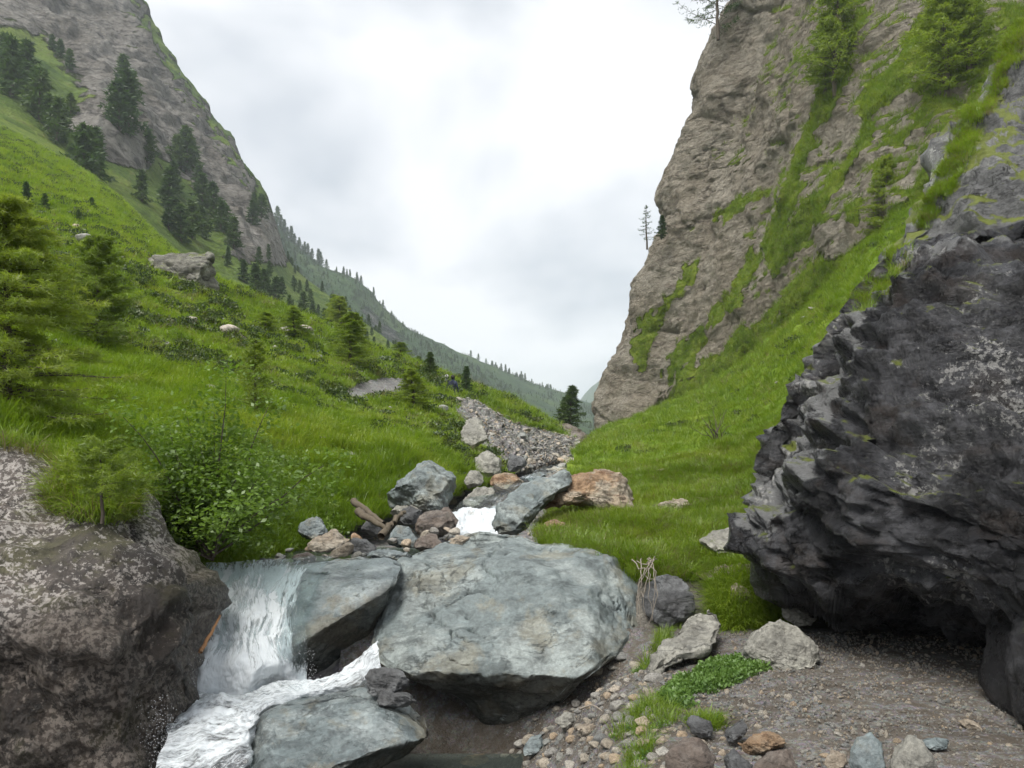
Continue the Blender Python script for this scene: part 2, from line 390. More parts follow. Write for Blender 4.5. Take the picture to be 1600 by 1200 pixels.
M['dry_grass'] = leaf_mat('dry_grass', (0.14, 0.12, 0.05), (0.2, 0.17, 0.08), (0.24, 0.2, 0.1), 0.3, 1.2)
M['heath'] = leaf_mat('heath_leaves', (0.03, 0.055, 0.012), (0.055, 0.09, 0.018), (0.10, 0.11, 0.03), 0.25, 2.0)
M['herb'] = leaf_mat('herb_leaves', (0.075, 0.15, 0.03), (0.12, 0.21, 0.045), (0.17, 0.27, 0.07), 0.35, 5.0)
M['larch'] = leaf_mat('larch_needles', (0.115, 0.18, 0.02), (0.20, 0.27, 0.03), (0.28, 0.33, 0.05), 0.55, 2.2)
M['pine'] = leaf_mat('conifer_needles', (0.034, 0.07, 0.022), (0.06, 0.108, 0.03), (0.095, 0.145, 0.04), 0.3, 0.3)
M['bush'] = leaf_mat('bush_leaves', (0.085, 0.15, 0.022), (0.15, 0.24, 0.036), (0.26, 0.34, 0.085), 0.45, 4.0)
def bark_mat(name, c1, c2):
    t = NT(name); pos = t.N('ShaderNodeTexCoord').outputs['Object']
    n = t.noise(t.scale(pos, (6, 6, 1.2)), 4, 5, 0.65)
    return t.done(t.pbsdf(t.mix(n, c1, c2), 0.85, t.bump(n, 0.8, 0.02), 0.2))
M['bark'] = bark_mat('bark', (0.05, 0.04, 0.03), (0.14, 0.115, 0.09))
M['deadwood'] = bark_mat('weathered_wood', (0.17, 0.145, 0.115), (0.34, 0.30, 0.25))
M['wetwood'] = bark_mat('wet_wood', (0.06, 0.048, 0.036), (0.17, 0.14, 0.10))
M['redwood'] = bark_mat('split_wood', (0.32, 0.15, 0.07), (0.46, 0.26, 0.13))

def water_mat():
    t = NT('pool_water'); pos = t.N('ShaderNodeNewGeometry').outputs['Position']
    n = t.noise(t.scale(pos, (1, 1.6, 1)), 7, 3, 0.5, 0.4)
    d = {'Base Color': (0.30, 0.36, 0.32, 1), 'Roughness': 0.04, 'IOR': 1.33, 'Transmission Weight': 0.9, 'Normal': t.bump(n, 0.15, 0.02)}
    return t.done(t.N('ShaderNodeBsdfPrincipled', d).outputs[0])
M['water'] = water_mat()
def foam_mat(name, stretch, lo, hi, rot=(0, 0, 0)):
    t = NT(name); pos = t.N('ShaderNodeTexCoord').outputs['UV']
    n = t.noise(t.scale(pos, stretch, rot), 3.0, 6, 0.68, 0.6)
    n2 = t.noise(t.scale(pos, tuple(2.6 * q for q in stretch), rot), 5.0, 5, 0.7, 0.8)
    f = t.attr('foam')
    w = t.val(t.math('ADD', t.math('ADD', t.math('MULTIPLY', n, 0.6), t.math('MULTIPLY', n2, 0.4)), f), lo, hi)
    bn = t.bump(t.math('ADD', n, t.math('MULTIPLY', n2, 0.8)), 0.6, 0.06)
    foam = t.N('ShaderNodeBsdfPrincipled', {'Base Color': (0.72, 0.76, 0.78, 1), 'Roughness': 0.5, 'Specular IOR Level': 0.4, 'Normal': bn}).outputs[0]
    tr = t.N('ShaderNodeBsdfTransparent', {'Color': (0.86, 0.92, 0.92, 1)}).outputs[0]
    gl = t.N('ShaderNodeBsdfGlossy', {'Color': (1, 1, 1, 1), 'Roughness': 0.12, 'Normal': bn}).outputs[0]
    film = t.N('ShaderNodeMixShader', {0: 0.12, 1: tr, 2: gl}).outputs[0]
    return t.done(t.N('ShaderNodeMixShader', {0: w, 1: film, 2: foam}).outputs[0])
M['fall'] = foam_mat('falling_water', (8.0, 2.2, 1), 0.45, 0.60)
M['foam'] = foam_mat('white_water', (3.0, 6.0, 1), 0.40, 0.66)
def flat_mat(name, c, rough=0.8):
    t = NT(name); n = t.noise(t.N('ShaderNodeTexCoord').outputs['Object'], 8, 3)
    return t.done(t.pbsdf(t.mix(n, tuple(0.7 * q for q in c), c), rough))

# ------------------------------------------------------------------ rocks traced as solid bodies
def resample(poly, n):
    A = np.array(poly, float); B = np.vstack([A, A[:1]])
    s = np.concatenate([[0], np.cumsum(np.hypot(*(B[1:, :2] - B[:-1, :2]).T))])
    t = np.linspace(0, s[-1], n, endpoint=False)
    return np.stack([np.interp(t, s, B[:, k]) for k in range(B.shape[1])], -1)
ROCKS = {}
def rock(name, outline, D, front, back, mat, label, tilt=(0, 0), n=110, rings=34, brings=12, ex=0.75, bumps=(), amp=0.05, freq=1.6,
         crack=0.0, facets=9, strata=None, seed=0, centre=None, cat='rock', group=None, wet=None, smooth=2, rough_oct=5, block=0.0, plate=((0, 0, 1), 1.0), dents=(), flim=0.84, attrs=None, planes=(), facet=0.0, dmax=99.0):
    o3 = [(*q, np.nan) if len(q) == 2 else q for q in outline]
    xs = np.array([q[0] for q in o3], float); ys = np.array([q[1] for q in o3], float)
    cx, cy = centre if centre else ((xs.min() + xs.max()) / 2, (ys.min() + ys.max()) / 2)
    def plane(px, py): return D * (1 + tilt[0] * (px - cx) / F + tilt[1] * (cy - py) / F)
    pts = np.array([(q[0], q[1], plane(q[0], q[1]) if np.isnan(q[2]) else q[2]) for q in o3])
    B = resample(pts, n)
    PL = []
    for tri in planes:
        T = np.array(tri, float); PL.append(np.linalg.solve(np.stack([np.ones(3), T[:, 0], T[:, 1]], 1), 1 / T[:, 2]))
    def face(px, py):
        ds = np.stack([1 / np.maximum(k[0] + k[1] * px + k[2] * py, 1 / dmax) for k in PL])
        m = ds.max(0); return np.minimum(m + 0.03 * np.log(np.exp((ds - m) / 0.03).sum(0)), dmax)
    if PL: B[:, 2] = face(B[:, 0], B[:, 1])
    for _ in range(smooth): B = 0.5 * B + 0.25 * (np.roll(B, 1, 0) + np.roll(B, -1, 0))
    rows = []
    th = np.linspace(0.0, math.pi / 2, rings)
    Dc = plane(cx, cy) if not any(len(q) == 3 for q in outline) else np.mean(B[:, 2])
    for a in th:
        r = max(1e-3, math.sin(a)) ** 0.85; h = max(0.0, math.cos(a)) ** ex
        px, py = cx + r * (B[:, 0] - cx), cy + r * (B[:, 1] - cy)
        d = Dc + r * (B[:, 2] - Dc) - front * h
        if PL: d = face(px, py) + 0.12 * front * sstep(0.93, 1.0, r)
        for (bx, by, br, ba) in bumps: d = d - ba * np.exp(-((px - bx) ** 2 + (py - by) ** 2) / (br * br)) * min(1.0, 3.0 * (1 - r) + 0.02)
        for (pl, dep, sw) in dents: d = d + dep * soft(px, py, pl, sw) * min(1.0, 4.0 * (1 - r))
        rows.append(np.stack([(px - 800) / F * d, d, EYE + (HY - py) / F * d], -1))
    base = rows[-1]; ctr = P(cx, cy, Dc)
    for a in np.linspace(0, math.pi / 2, brings + 1)[1:]:
        r = max(1e-3, math.cos(a)) ** 0.8
        q = ctr + r * (base - ctr); q[:, 1] = ctr[1] + r * (base[:, 1] - ctr[1]) + back * math.sin(a)
        rows.append(q)
    v = np.concatenate(rows); quads = grid_quads(len(rows), n, True)[:, ::-1]
    size = v.max(0) - v.min(0); s = float(np.cbrt(np.prod(size)))
    rg = np.random.default_rng(seed + 100)
    mid = (v.max(0) + v.min(0)) / 2
    if facets:                           # flatten random sides of the body
        for _ in range(facets):
            nrm = rg.normal(size=3); nrm /= np.linalg.norm(nrm)
            dd = (v - mid) @ nrm; lim = dd.max() * rg.uniform(flim, 0.95)
            ov = np.maximum(0, dd - lim); v = v - (ov * 0.93)[:, None] * nrm
    nr = normals(v, quads)
    if ((v - mid) * nr).sum(1).mean() < 0: quads = quads[:, ::-1]; nr = -nr
    off = rg.uniform(0, 50, 3); q = (v - mid) / s * freq * 2 + off
    dsp = amp * s * (fbm(q, rough_oct, 0.52) * 1.2)
    if strata is not None:
        sd = np.array(strata[0], float); sd /= np.linalg.norm(sd)
        hgt = (v - mid) @ sd * strata[1] + 0.9 * fbm(q * 0.8, 3)
        fr = hgt - np.floor(hgt)
        lay = np.sin(np.floor(hgt) * 12.9898) * 0.5
        dsp += strata[2] * (lay + 0.35 * fr - 1.2 * np.exp(-(np.minimum(fr, 1 - fr) / 0.08) ** 2) * (0.5 + fbm(q * 1.7, 2)))
    if block > 0:
        bd = np.array(plate[0], float); bd /= np.linalg.norm(bd)
        qq = q + np.outer(q @ bd, bd) * (plate[1] - 1)
        for fq, am in ((0.7, 1.0), (1.7, 0.55), (3.9, 0.26)):
            f1, f2, rv = voro(qq * fq + 0.30 * np.stack([fbm(q * fq, 3), fbm(q * fq + 9, 3), fbm(q * fq + 21, 3)], -1) + 3.7 * fq)
            dsp += block * am * ((rv - 0.5) * 1.1 - 0.55 * np.exp(-((f2 - f1) / 0.07) ** 2) - 0.25 * (f1 - 0.5))
    if facet > 0:
        bd = np.array(plate[0], float); bd /= np.linalg.norm(bd)
        wv = np.stack([fbm(q, 3), fbm(q + 9, 3), fbm(q + 21, 3)], -1)
        qq = q + np.outer(q @ bd, bd) * (plate[1] - 1) + 0.09 * wv
        for k_, (fq, am) in enumerate(((0.45, 1.0), (1.05, 0.6), (2.4, 0.34), (5.2, 0.17))):
            ch = cheb(qq * fq + 5.1 * fq, seed + k_); dsp -= facet * am * (ch - ch.mean()) * 2
        dsp -= 0.5 * facet * 0.5
    if crack > 0:
        c = pnoise(q * 0.55 + 0.35 * np.stack([fbm(q * 2, 3), fbm(q * 2 + 5, 3), fbm(q * 2 + 11, 3)], -1))
        m = np.exp(-(c / 0.024) ** 2) * sstep(-0.1, 0.25, fbm(q * 0.6 + 40, 2))
        c2 = pnoise(q * 1.1 + 70 + 0.3 * np.stack([fbm(q * 3, 3), fbm(q * 3 + 5, 3), fbm(q * 3 + 11, 3)], -1))
        m = np.maximum(m, 0.7 * np.exp(-(c2 / 0.02) ** 2) * sstep(0.0, 0.3, fbm(q * 0.8 + 90, 2)))
        dsp -= crack * m
    v = v + nr * dsp[:, None]
    org = np.array([mid[0], mid[1], v[:, 2].min()])
    me = mesh_np(name, v - org, quads, mat)
    if wet is not None: attr(me, 'wet', wet(v, *proj(v), normals(v, quads)))
    for k_, f_ in (attrs or {}).items(): attr(me, k_, f_(v, *proj(v), normals(v, quads)))
    o = link(name, me, loc=org); tag(o, label, cat, group)
    ROCKS[label] = (v, quads, normals(v, quads))
    return o

# ------------------------------------------------------------------ terrain
LOFT = {}
def terrain(name, ctrl, nv, nu, mat, disp, attrs, kind='structure', up=True):
    v, q = loft(ctrl, nv, nu)
    n = normals(v, q)
    ref = (n[:, 2].mean() if up else (n * (np.array([0, 0, EYE]) - v)).sum(1).mean())
    if ref < 0: q = q[:, ::-1]; n = -n
    px, py = proj(v)
    d = disp(v, px, py, n)
    v = v + n * d[:, None]
    me = mesh_np(name, v, q, mat)
    px, py = proj(v); n2 = normals(v, q)
    out = {}
    for k, f in attrs.items():
        out[k] = f(v, px, py, n2); attr(me, k, out[k])
    o = link(name, me); tag(o, kind=kind)
    LOFT[name] = dict(v=v, q=q, n=n2, px=px, py=py, a=out)
    return o
def hit(px, py, name, dmin=0.0):
    L = LOFT[name]; d = np.hypot(L['px'] - px, L['py'] - py) + 0.02 * L['v'][:, 1] * 0 + np.where(L['v'][:, 1] < dmin, 1e6, 0)
    return L['v'][int(np.argmin(d))].copy()
def facing(L):                            # surface turned towards the camera
    v = L['v']; return ((np.array([0, 0, EYE]) - v) * L['n']).sum(1) > 0

# valley floor: one sheet to the horizon
YB = [-50, 6, 6.8, 7.5, 9, 12, 20, 45, 80, 300, 1000, 3000, 3600]
ZB = [-1.2, -1.2, -.9, .18, .42, .62, 1.0, 2.2, 3.2, 10, 35, 110, 130]
def ground_z(x, y):
    bed = np.interp(y, YB, ZB)
    near = -0.95 + 1.03 * sstep(-0.35, 1.0, x) + 0.08 * sstep(0.9, 2.2, x)
    side = 0.5 * sstep(2.0, 8.0, np.abs(x)) * np.minimum(1, y / 30)
    k = sstep(6.0, 8.2, y) * (1 - sstep(0.8, 1.4, x) * (1 - sstep(8.5, 12, y)))
    return near * (1 - k) + (bed + side) * k
ny, nx = 190, 120
yy = np.concatenate([np.linspace(-30, 1.9, 12), np.geomspace(2.2, 3500, ny - 12)])
uu = np.linspace(-1, 1, nx); uu = np.sign(uu) * np.abs(uu) ** 1.3
X = uu[None, :] * (8 + 1.25 * np.maximum(yy, 0))[:, None]; Y = np.repeat(yy[:, None], nx, 1)
Z = ground_z(X.ravel(), Y.ravel()) - 0.03 - 0.05 * sstep(2, 10, Y.ravel())
v = np.stack([X.ravel(), Y.ravel(), Z], -1); q = grid_quads(ny, nx)
me = mesh_np('ground', v, q, M['meadow'])
attr(me, 'scree', 1 - sstep(90, 160, v[:, 1])); attr(me, 'rock', np.zeros(len(v)))
tag(link('ground', me), kind='structure')
# gravel bank by the pool
gx, gy = np.meshgrid(np.linspace(-1.6, 6.5, 260), np.linspace(1.8, 8.6, 220))
gp = np.stack([gx.ravel(), gy.ravel(), np.zeros(gx.size)], -1)
gp[:, 2] = ground_z(gp[:, 0], gp[:, 1]) + 0.035 * fbm(gp * 1.7, 4) + 0.012 * fbm(gp * 9, 3)
me = mesh_np('gravel_bank', gp, grid_quads(220, 260), M['gravel'])
attr(me, 'wet', 1 - sstep(-0.78, -0.55, gp[:, 2])); tag(link('gravel_bank', me), kind='structure')
GRAV = gp
def gz(x, y): return float(GRAV[np.argmin((GRAV[:, 0] - x) ** 2 + (GRAV[:, 1] - y) ** 2), 2])
def on_gravel(px, py):
    D = 5.0
    for _ in range(12):
        x = (px - 800) / F * D; D = (EYE - gz(x, D)) * F / (py - HY)
    return (px - 800) / F * D, D, gz((px - 800) / F * D, D)

# left hillside
cA = [-900, -400, -150, 0, 150, 300, 450, 560, 640, 720, 800, 900]
def rows(cols, *rr): return [[(c, a, b) for c, (a, b) in zip(cols, r)] for r in rr]
A = rows(cA,
  [(1100,5.0),(980,5.4),(960,5.8),(930,6.4),(930,6.9),(905,7.7),(868,9.8),(818,11.2),(800,12.2),(768,15),(748,21),(712,40)],
  [(690,6.6),(690,6.6),(680,7.0),(668,7.2),(715,7.8),(835,8.2),(838,10.2),(796,11.6),(765,12.8),(728,17),(726,25),(703,43)],
  [(560,8.5),(600,8.5),(625,8.5),(640,8.8),(665,9.4),(740,9.4),(770,11.2),(735,12.9),(704,15),(690,22),(694,31),(697,47)],
  [(430,12),(520,12),(555,12),(575,12.2),(600,12.6),(640,13),(668,14),(665,16.5),(660,20),(660,28),(668,38),(692,52)],
  [(330,19),(430,19),(465,19.5),(485,20),(515,20.5),(552,21.5),(590,23.5),(612,27),(622,31),(632,39),(645,48),(688,57)],
  [(230,30),(335,30),(375,31),(400,32),(430,33),(480,35),(535,36.5),(570,38),(588,41),(613,48),(635,55),(685,62)],
  [(120,48),(230,48),(295,48),(335,49),(372,50),(432,52),(495,53),(540,54),(572,56),(606,60),(630,64),(684,68)],
  [(-60,95),(90,98),(160,100),(215,100),(290,98),(425,90),(505,82),(556,78),(590,78),(622,78),(646,80),(690,84)],
  [(-260,150),(0,150),(90,150),(170,150),(270,140),(440,120),(520,110),(575,105),(610,102),(640,100),(660,100),(695,104)])
SCREE = [(705,618),(745,625),(800,660),(850,672),(930,690),(925,705),(860,735),(820,745),(790,735),(765,700),(735,690),(722,660)]
PATH = [(528,621),(556,598),(600,590),(650,590),(644,606),(595,622)]
def dA(v, px, py, n):
    D = v[:, 1]
    a = 0.16 * np.clip(D / 12, 0.45, 4.0)
    q = v / np.clip(D / 12, 0.7, 5)[:, None]
    tus = np.abs(fbm(v * 0.75, 3)) * 0.55 + 0.35 * fbm(v * 2.3 + 5, 3)
    flat = 1 - soft(px, py, PATH, 8)
    keep = 1 - sstep(90, 140, D)
    return (0.55 * tus * np.clip(D / 14, 0.6, 1.8) + 0.8 * fbm(v * 0.13, 3) * sstep(10, 30, D)) * flat * keep
TOPSOIL = [(0, 690), (150, 735), (215, 790), (160, 740)]
terrain('hillside', A, 330, 470, M['meadow'], dA, {
  'rock': lambda v, px, py, n: np.clip(0.12 + 0.55 * sstep(0.62, 0.3, n[:, 2]) * sstep(16, 30, v[:, 1]) + 0.45 * (fbm(v * np.array([.35, .35, .9]) + 3, 3) > 0.33) * sstep(14, 22, v[:, 1]), 0, 0.8),
  'scree': lambda v, px, py, n: np.maximum(soft(px, py, SCREE, 9) * 1.0, np.maximum(soft(px, py, PATH, 4), 0.75 * sstep(10, 0, py - 0 * px - (HY - 99999))))})

# rocky mountain on the left
cB = [-900, -500, -250, 0, 100, 200, 300, 400, 450, 524, 590, 640, 700]
B = rows(cB,
  [(-100,130),(60,118),(140,116),(225,115),(285,115),(350,118),(430,122),(470,128),(505,130),(545,130),(575,130),(600,130),(640,130)],
  [(-120,160),(20,150),(80,145),(165,142),(240,140),(300,145),(375,155),(425,165),(468,165),(520,160),(560,155),(590,150),(630,145)],
  [(-160,200),(-60,195),(10,190),(95,185),(160,185),(215,190),(300,205),(375,215),(443,205),(500,195),(545,185),(578,175),(622,165)],
  [(-200,250),(-130,250),(-70,245),(0,240),(70,240),(125,250),(225,260),(335,255),(425,240),(485,225),(533,210),(568,198),(615,185)],
  [(-260,300),(-180,305),(-150,310),(-110,310),(-45,310),(18,315),(150,305),(292,290),(410,270),(472,250),(523,232),(560,215),(608,200)],
  [(-200,430),(-150,430),(-110,430),(-60,430),(0,430),(70,430),(200,420),(350,400),(450,380),(510,360),(560,340),(590,320),(640,300)])
CRAG1 = [(-300,-300),(190,-20),(260,110),(345,215),(435,350),(448,405),(400,420),(350,400),(330,330),(255,240),(180,190),(100,120),(60,60),(0,50),(-300,50)]
CRAG2 = [(120,160),(210,100),(230,200),(215,260),(170,250),(130,240),(100,200)]
def dB(v, px, py, n):
    q = v * 0.022
    r = ridged(q * np.array([1, 1, .55]) + 3, 5, 0.55)
    m = np.maximum(soft(px, py, CRAG1, 30), soft(px, py, CRAG2, 20))
    k = sstep(120, 150, v[:, 1]) * (1 - 0.8 * sstep(350, 440, px))
    return k * (7.0 * (r - 0.2) * (0.35 + m) + (-6.0 * (cheb(v * np.array([.028, .028, .02]) + .3 * fbm(v * .03, 3)[:, None], 6) - .5) - 4.0 * (cheb(v * .07, 7) - .5)) * (0.15 + m) + 2.6 * fbm(v * 0.16, 4) * (0.3 + m))
terrain('rocky_mountain', B, 330, 420, M['mountain'], dB, {
  'rock': lambda v, px, py, n: np.clip(1.0 * np.maximum(soft(px, py, CRAG1, 35), 0.9 * soft(px, py, CRAG2, 20)) - 0.30 * sstep(.5, .8, n[:, 2]) + 0.35 * sstep(0.5, 0.25, n[:, 2]) + 0.5 * fbm(v * .03 + 8, 3), 0, 1),
  'scree': lambda v, px, py, n: np.zeros(len(v))})

# wooded ridge up the valley and the far hills
cC = [200, 400, 450, 500, 560, 620, 700, 800, 880, 950, 1100, 1400]
C = rows(cC,
  [(560,330),(560,330),(570,330),(590,330),(610,330),(640,330),(665,330),(690,330),(700,330),(705,330),(712,330),(715,330)],
  [(420,460),(420,460),(480,450),(520,440),(550,430),(585,430),(620,430),(650,430),(672,430),(690,430),(705,430),(710,430)],
  [(300,560),(340,560),(420,550),(465,545),(500,540),(545,540),(580,560),(620,590),(645,620),(668,650),(690,700),(700,700)],
  [(310,650),(325,650),(372,650),(418,650),(446,650),(503,660),(543,720),(588,800),(614,880),(640,950),(670,1000),(690,1000)],
  [(340,850),(350,850),(395,850),(440,850),(470,850),(525,860),(560,920),(600,1000),(625,1100),(650,1200),(680,1250),(695,1250)])
terrain('wooded_ridge', C, 150, 320, M['farhill'], lambda v, px, py, n: 9 * fbm(v * .012, 4) + 3.0 * fbm(v * .05, 3),
  {'rock': lambda v, px, py, n: 0.55 * soft(px, py, [(555,455),(620,505),(640,540),(600,545),(560,500)], 25) + 0.1 * fbm(v * .02, 3), 'scree': lambda v, px, py, n: np.zeros(len(v))})
Dh = rows([820, 880, 915, 945, 980, 1040, 1150, 1400],
  [(690,1500)] * 8,
  [(690,1700),(678,1700),(650,1700),(630,1700),(612,1700),(600,1700),(590,1700),(590,1700)],
  [(690,2000),(660,2000),(612,2000),(588,2000),(558,2000),(560,2000),(562,2000),(562,2000)],
  [(700,2500),(680,2500),(640,2500),(615,2500),(590,2500),(560,2500),(560,2500),(560,2500)])
terrain('distant_hill', Dh, 60, 90, M['farhill'], lambda v, px, py, n: 20 * fbm(v * .004, 4), {'rock': lambda v, px, py, n: np.zeros(len(v)), 'scree': lambda v, px, py, n: np.zeros(len(v))})
# right bank and grass slope under the cliff
cG = [0, 1, 2, 3, 4, 5, 6]
G = [[(930,990,7.9),(960,1010,7.7),(1010,1020,7.5),(1090,1010,7.4),(1190,1000,7.5),(1400,930,8.0),(1800,820,8.5)],
     [(880,880,9.0),(935,885,8.5),(1010,915,8.1),(1095,930,7.9),(1190,915,8.0),(1400,790,9.2),(1800,640,9.8)],
     [(838,842,9.7),(920,850,9.1),(1005,868,8.7),(1095,872,8.7),(1190,850,9.2),(1400,720,10.4),(1800,560,11)],
     [(862,800,12.5),(930,798,12.0),(1010,795,11.5),(1100,790,11.3),(1195,765,11.6),(1400,630,12.6),(1800,450,13)],
     [(885,745,18),(955,740,17),(1030,735,16),(1105,720,15.5),(1200,690,15.5),(1400,520,16.5),(1800,300,17)],
     [(905,712,30),(960,705,27),(1030,700,24),(1105,688,22.5),(1200,630,22),(1400,450,22),(1800,200,22)],
     [(915,697,48),(965,686,43),(1035,672,38),(1120,645,34),(1225,560,31),(1400,395,28),(1800,100,28)],
     [(922,688,70),(968,672,66),(1045,650,58),(1140,600,50),(1255,515,43),(1400,380,36),(1800,60,34)],
     [(930,676,90),(972,655,84),(1055,625,76),(1155,570,66),(1275,478,54),(1420,335,45),(1850,-20,40)]]
BARE = [(1000,905),(1110,900),(1190,900),(1260,960),(1260,1030),(1000,1030)]
terrain('right_bank', G, 300, 300, M['bank'], lambda v, px, py, n: (0.30 * fbm(v * 0.8, 4) + 0.28 * np.abs(fbm(v * 0.55 + 4, 3))) * np.clip(v[:, 1] / 14, 0.6, 2.0) + 0.8 * fbm(v * .12, 3) * sstep(15, 35, v[:, 1]), {
  'rock': lambda v, px, py, n: np.clip(0.75 * sstep(880, 925, py) * (px > 930) + 0.5 * sstep(.22, .36, fbm(v * np.array([.5, .5, 1.2]), 4)) * sstep(10, 14, v[:, 1]), 0, 1),
  'scree': lambda v, px, py, n: np.zeros(len(v))})

# cliff on the right
edge = np.array([(948,662),(944,640),(955,600),(978,552),(990,520),(1005,475),(1020,430),(1036,388),(1056,345),(1052,320),(1058,285),(1076,248),(1086,215),(1096,185),(1110,150),(1104,128),(1110,105),(1132,55),(1160,5),(1190,-45),(1240,-120),(1290,-200),(1340,-300)], float)
base_x = [940, 1040, 1150, 1270, 1420, 1600, 1850]; base_y = [672, 645, 575, 465, 320, 140, -60]; base_d = [86, 76, 66, 55, 45, 41, 38]
rowsF = []
for t in np.linspace(0, 1, 24):
    e = np.interp(t, np.linspace(0, 1, len(edge)), edge[:, 0]); ey = np.interp(t, np.linspace(0, 1, len(edge)), edge[:, 1])
    r = [(e + 130 + 40 * t, ey + 6, 150), (e + 40, ey + 4, 104 + 12 * t)]
    for s in np.linspace(0, 1, 11):
        px = e + (1900 - e) * s
        top = -330 + 40 * s
        py_b = np.interp(px, base_x, base_y)
        tt = (py_b - ey) / (py_b - top) if s < 1e-6 else None
        t0 = (np.interp(e, base_x, base_y) - ey) / (np.interp(e, base_x, base_y) - top)
        py = py_b + (top - py_b) * (t0 * (1 - s) + t * s)
        d = np.interp(px, base_x, base_d) + 14 * t + 6 * math.sin(9 * s + 3 * t) * s * (1 - s)
        r.append((px, py, d))
    if t == 0: rowsF.append([(a, b + 60, c + 1) for a, b, c in r])
    rowsF.append(r)
GULLY = [[(1345,20),(1325,90),(1300,150),(1262,240),(1225,330),(1190,400),(1140,470),(1075,540),(1045,590)],
         [(1440,30),(1400,110),(1360,150),(1350,220),(1300,290),(1240,370),(1200,440)],
         [(1520,60),(1470,150),(1420,200),(1380,260),(1330,330)],
         [(1380,150),(1420,90),(1480,20)], [(1075,430),(1040,470),(1015,520),(995,560)], [(1200,300),(1130,330),(1080,360)], [(1260,430),(1180,520),(1130,560),(1060,590)],
         [(1590,40),(1540,120),(1490,220),(1430,310),(1400,350)]]
GW = [11, 13, 14, 16, 11, 4, 12, 14]
def grassF(v, px, py):
    w = 34 * fbm(v * .22, 4) + 22 * fbm(v * .9 + 3, 3)
    m = np.zeros(len(v))
    for g, gw in zip(GULLY, GW): m = np.maximum(m, 1 - sstep(gw * 0.5, gw * 1.5, poly_dist(px, py, g, False) + w))
    lower = sstep(30, 130, px - 940) * 0.9 * sstep(70, 10, np.interp(px, base_x, base_y) - py + 70 * fbm(v * .12 + 4, 3))
    return np.maximum(m, lower)
def dF(v, px, py, n):
    h = v[:, 2] * 0.55 + 0.25 * v[:, 0] + 1.2 * fbm(v * .15, 3); fr = h - np.floor(h)
    lay = np.sin(np.floor(h) * 12.9898) * 0.5
    g1 = grassF(v, px, py)
    c = pnoise(v * .09 + 0.4 * np.stack([fbm(v * .3, 3), fbm(v * .3 + 5, 3), fbm(v * .3 + 11, 3)], -1))
    big = 1.4 * ridged(v * .06, 3)
    wv = np.stack([fbm(v * .3, 3), fbm(v * .3 + 5, 3), fbm(v * .3 + 11, 3)], -1)
    vv = v * np.array([1, 1, 0.8]) + 0.5 * wv
    jt = (v[:, 2] * .9 + v[:, 0] * .35) * .22 + .5 * fbm(v * .12 + 2, 3); jv = (v[:, 0] - v[:, 1] * .6) * .13 + .45 * fbm(v * .1 + 8, 3)
    rk = -1.5 * (cheb(vv * .13, 3) - .5) - 0.9 * (cheb(vv * .34 + 9, 4) - .5) - 0.45 * (cheb(vv * np.array([.8, .8, 1.3]), 5) - .5) + 0.16 * lay + 0.25 * fbm(v * .8, 4) - 0.25 * np.exp(-(c / .015) ** 2) - 0.35 * np.exp(-((jt - np.round(jt)) / .035) ** 2) * sstep(-.05, .2, fbm(v * .11 + 31, 3)) - 0.3 * np.exp(-((jv - np.round(jv)) / .03) ** 2) * sstep(0, .25, fbm(v * .1 + 51, 3))
    return big + rk * (1 - 0.6 * g1) + 0.25 * g1 * (fbm(v * 1.3, 3) + 0.6)
terrain('rock_cliff', rowsF, 420, 420, M['cliff'], dF, {
  'rock': lambda v, px, py, n: np.clip(1.05 - 0.9 * grassF(v, px, py) - 0.75 * sstep(0.22, 0.5, n[:, 2]) * sstep(1020, 1250, px + 120 * fbm(v * .1, 2)) + 0.3 * fbm(v * .3, 4), 0, 1),
  'scree': lambda v, px, py, n: np.zeros(len(v))}, up=False)

# ------------------------------------------------------------------ the great rocks
def dark_under(lo, hi, base=0.0):          # darker and smoother where the rock faces down or stands low
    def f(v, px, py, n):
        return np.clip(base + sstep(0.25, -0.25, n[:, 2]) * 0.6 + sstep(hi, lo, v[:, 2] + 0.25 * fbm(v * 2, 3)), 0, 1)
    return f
rock('lichen_rock', [(-420,560),(-150,630),(0,678),(60,690),(130,728),(200,768),(214,795),(236,850),(264,862),(300,905),(318,932),(314,1000),(303,1080),(287,1115),(262,1180),(240,1300),(100,1420),(-420,1420)],
     6.0, 1.0, 1.6, M['lichen'], 'big lichen-speckled brown rock left of the waterfall', n=320, rings=150, brings=14, centre=(-20, 1000), smooth=1,
     planes=(((0,700,6.5),(220,800,6.35),(80,980,5.25)), ((318,930,6.05),(300,1090,5.95),(190,1000,5.30)), ((-100,1000,5.15),(170,1000,5.25),(80,1250,5.35)), ((-150,640,6.8),(130,735,6.7),(60,720,6.3))), dmax=7.5,
     bumps=(), amp=0.016, freq=2.4, facets=0, facet=0.21, plate=((0.5, -0.3, 1.0), 1.7), crack=0.03, seed=3, rough_oct=6,
     wet=lambda v, px, py, n: np.clip(sstep(-50, 60, py - 965 + 0.30 * px + 100 * fbm(v * 1.6, 4)), 0, 1))
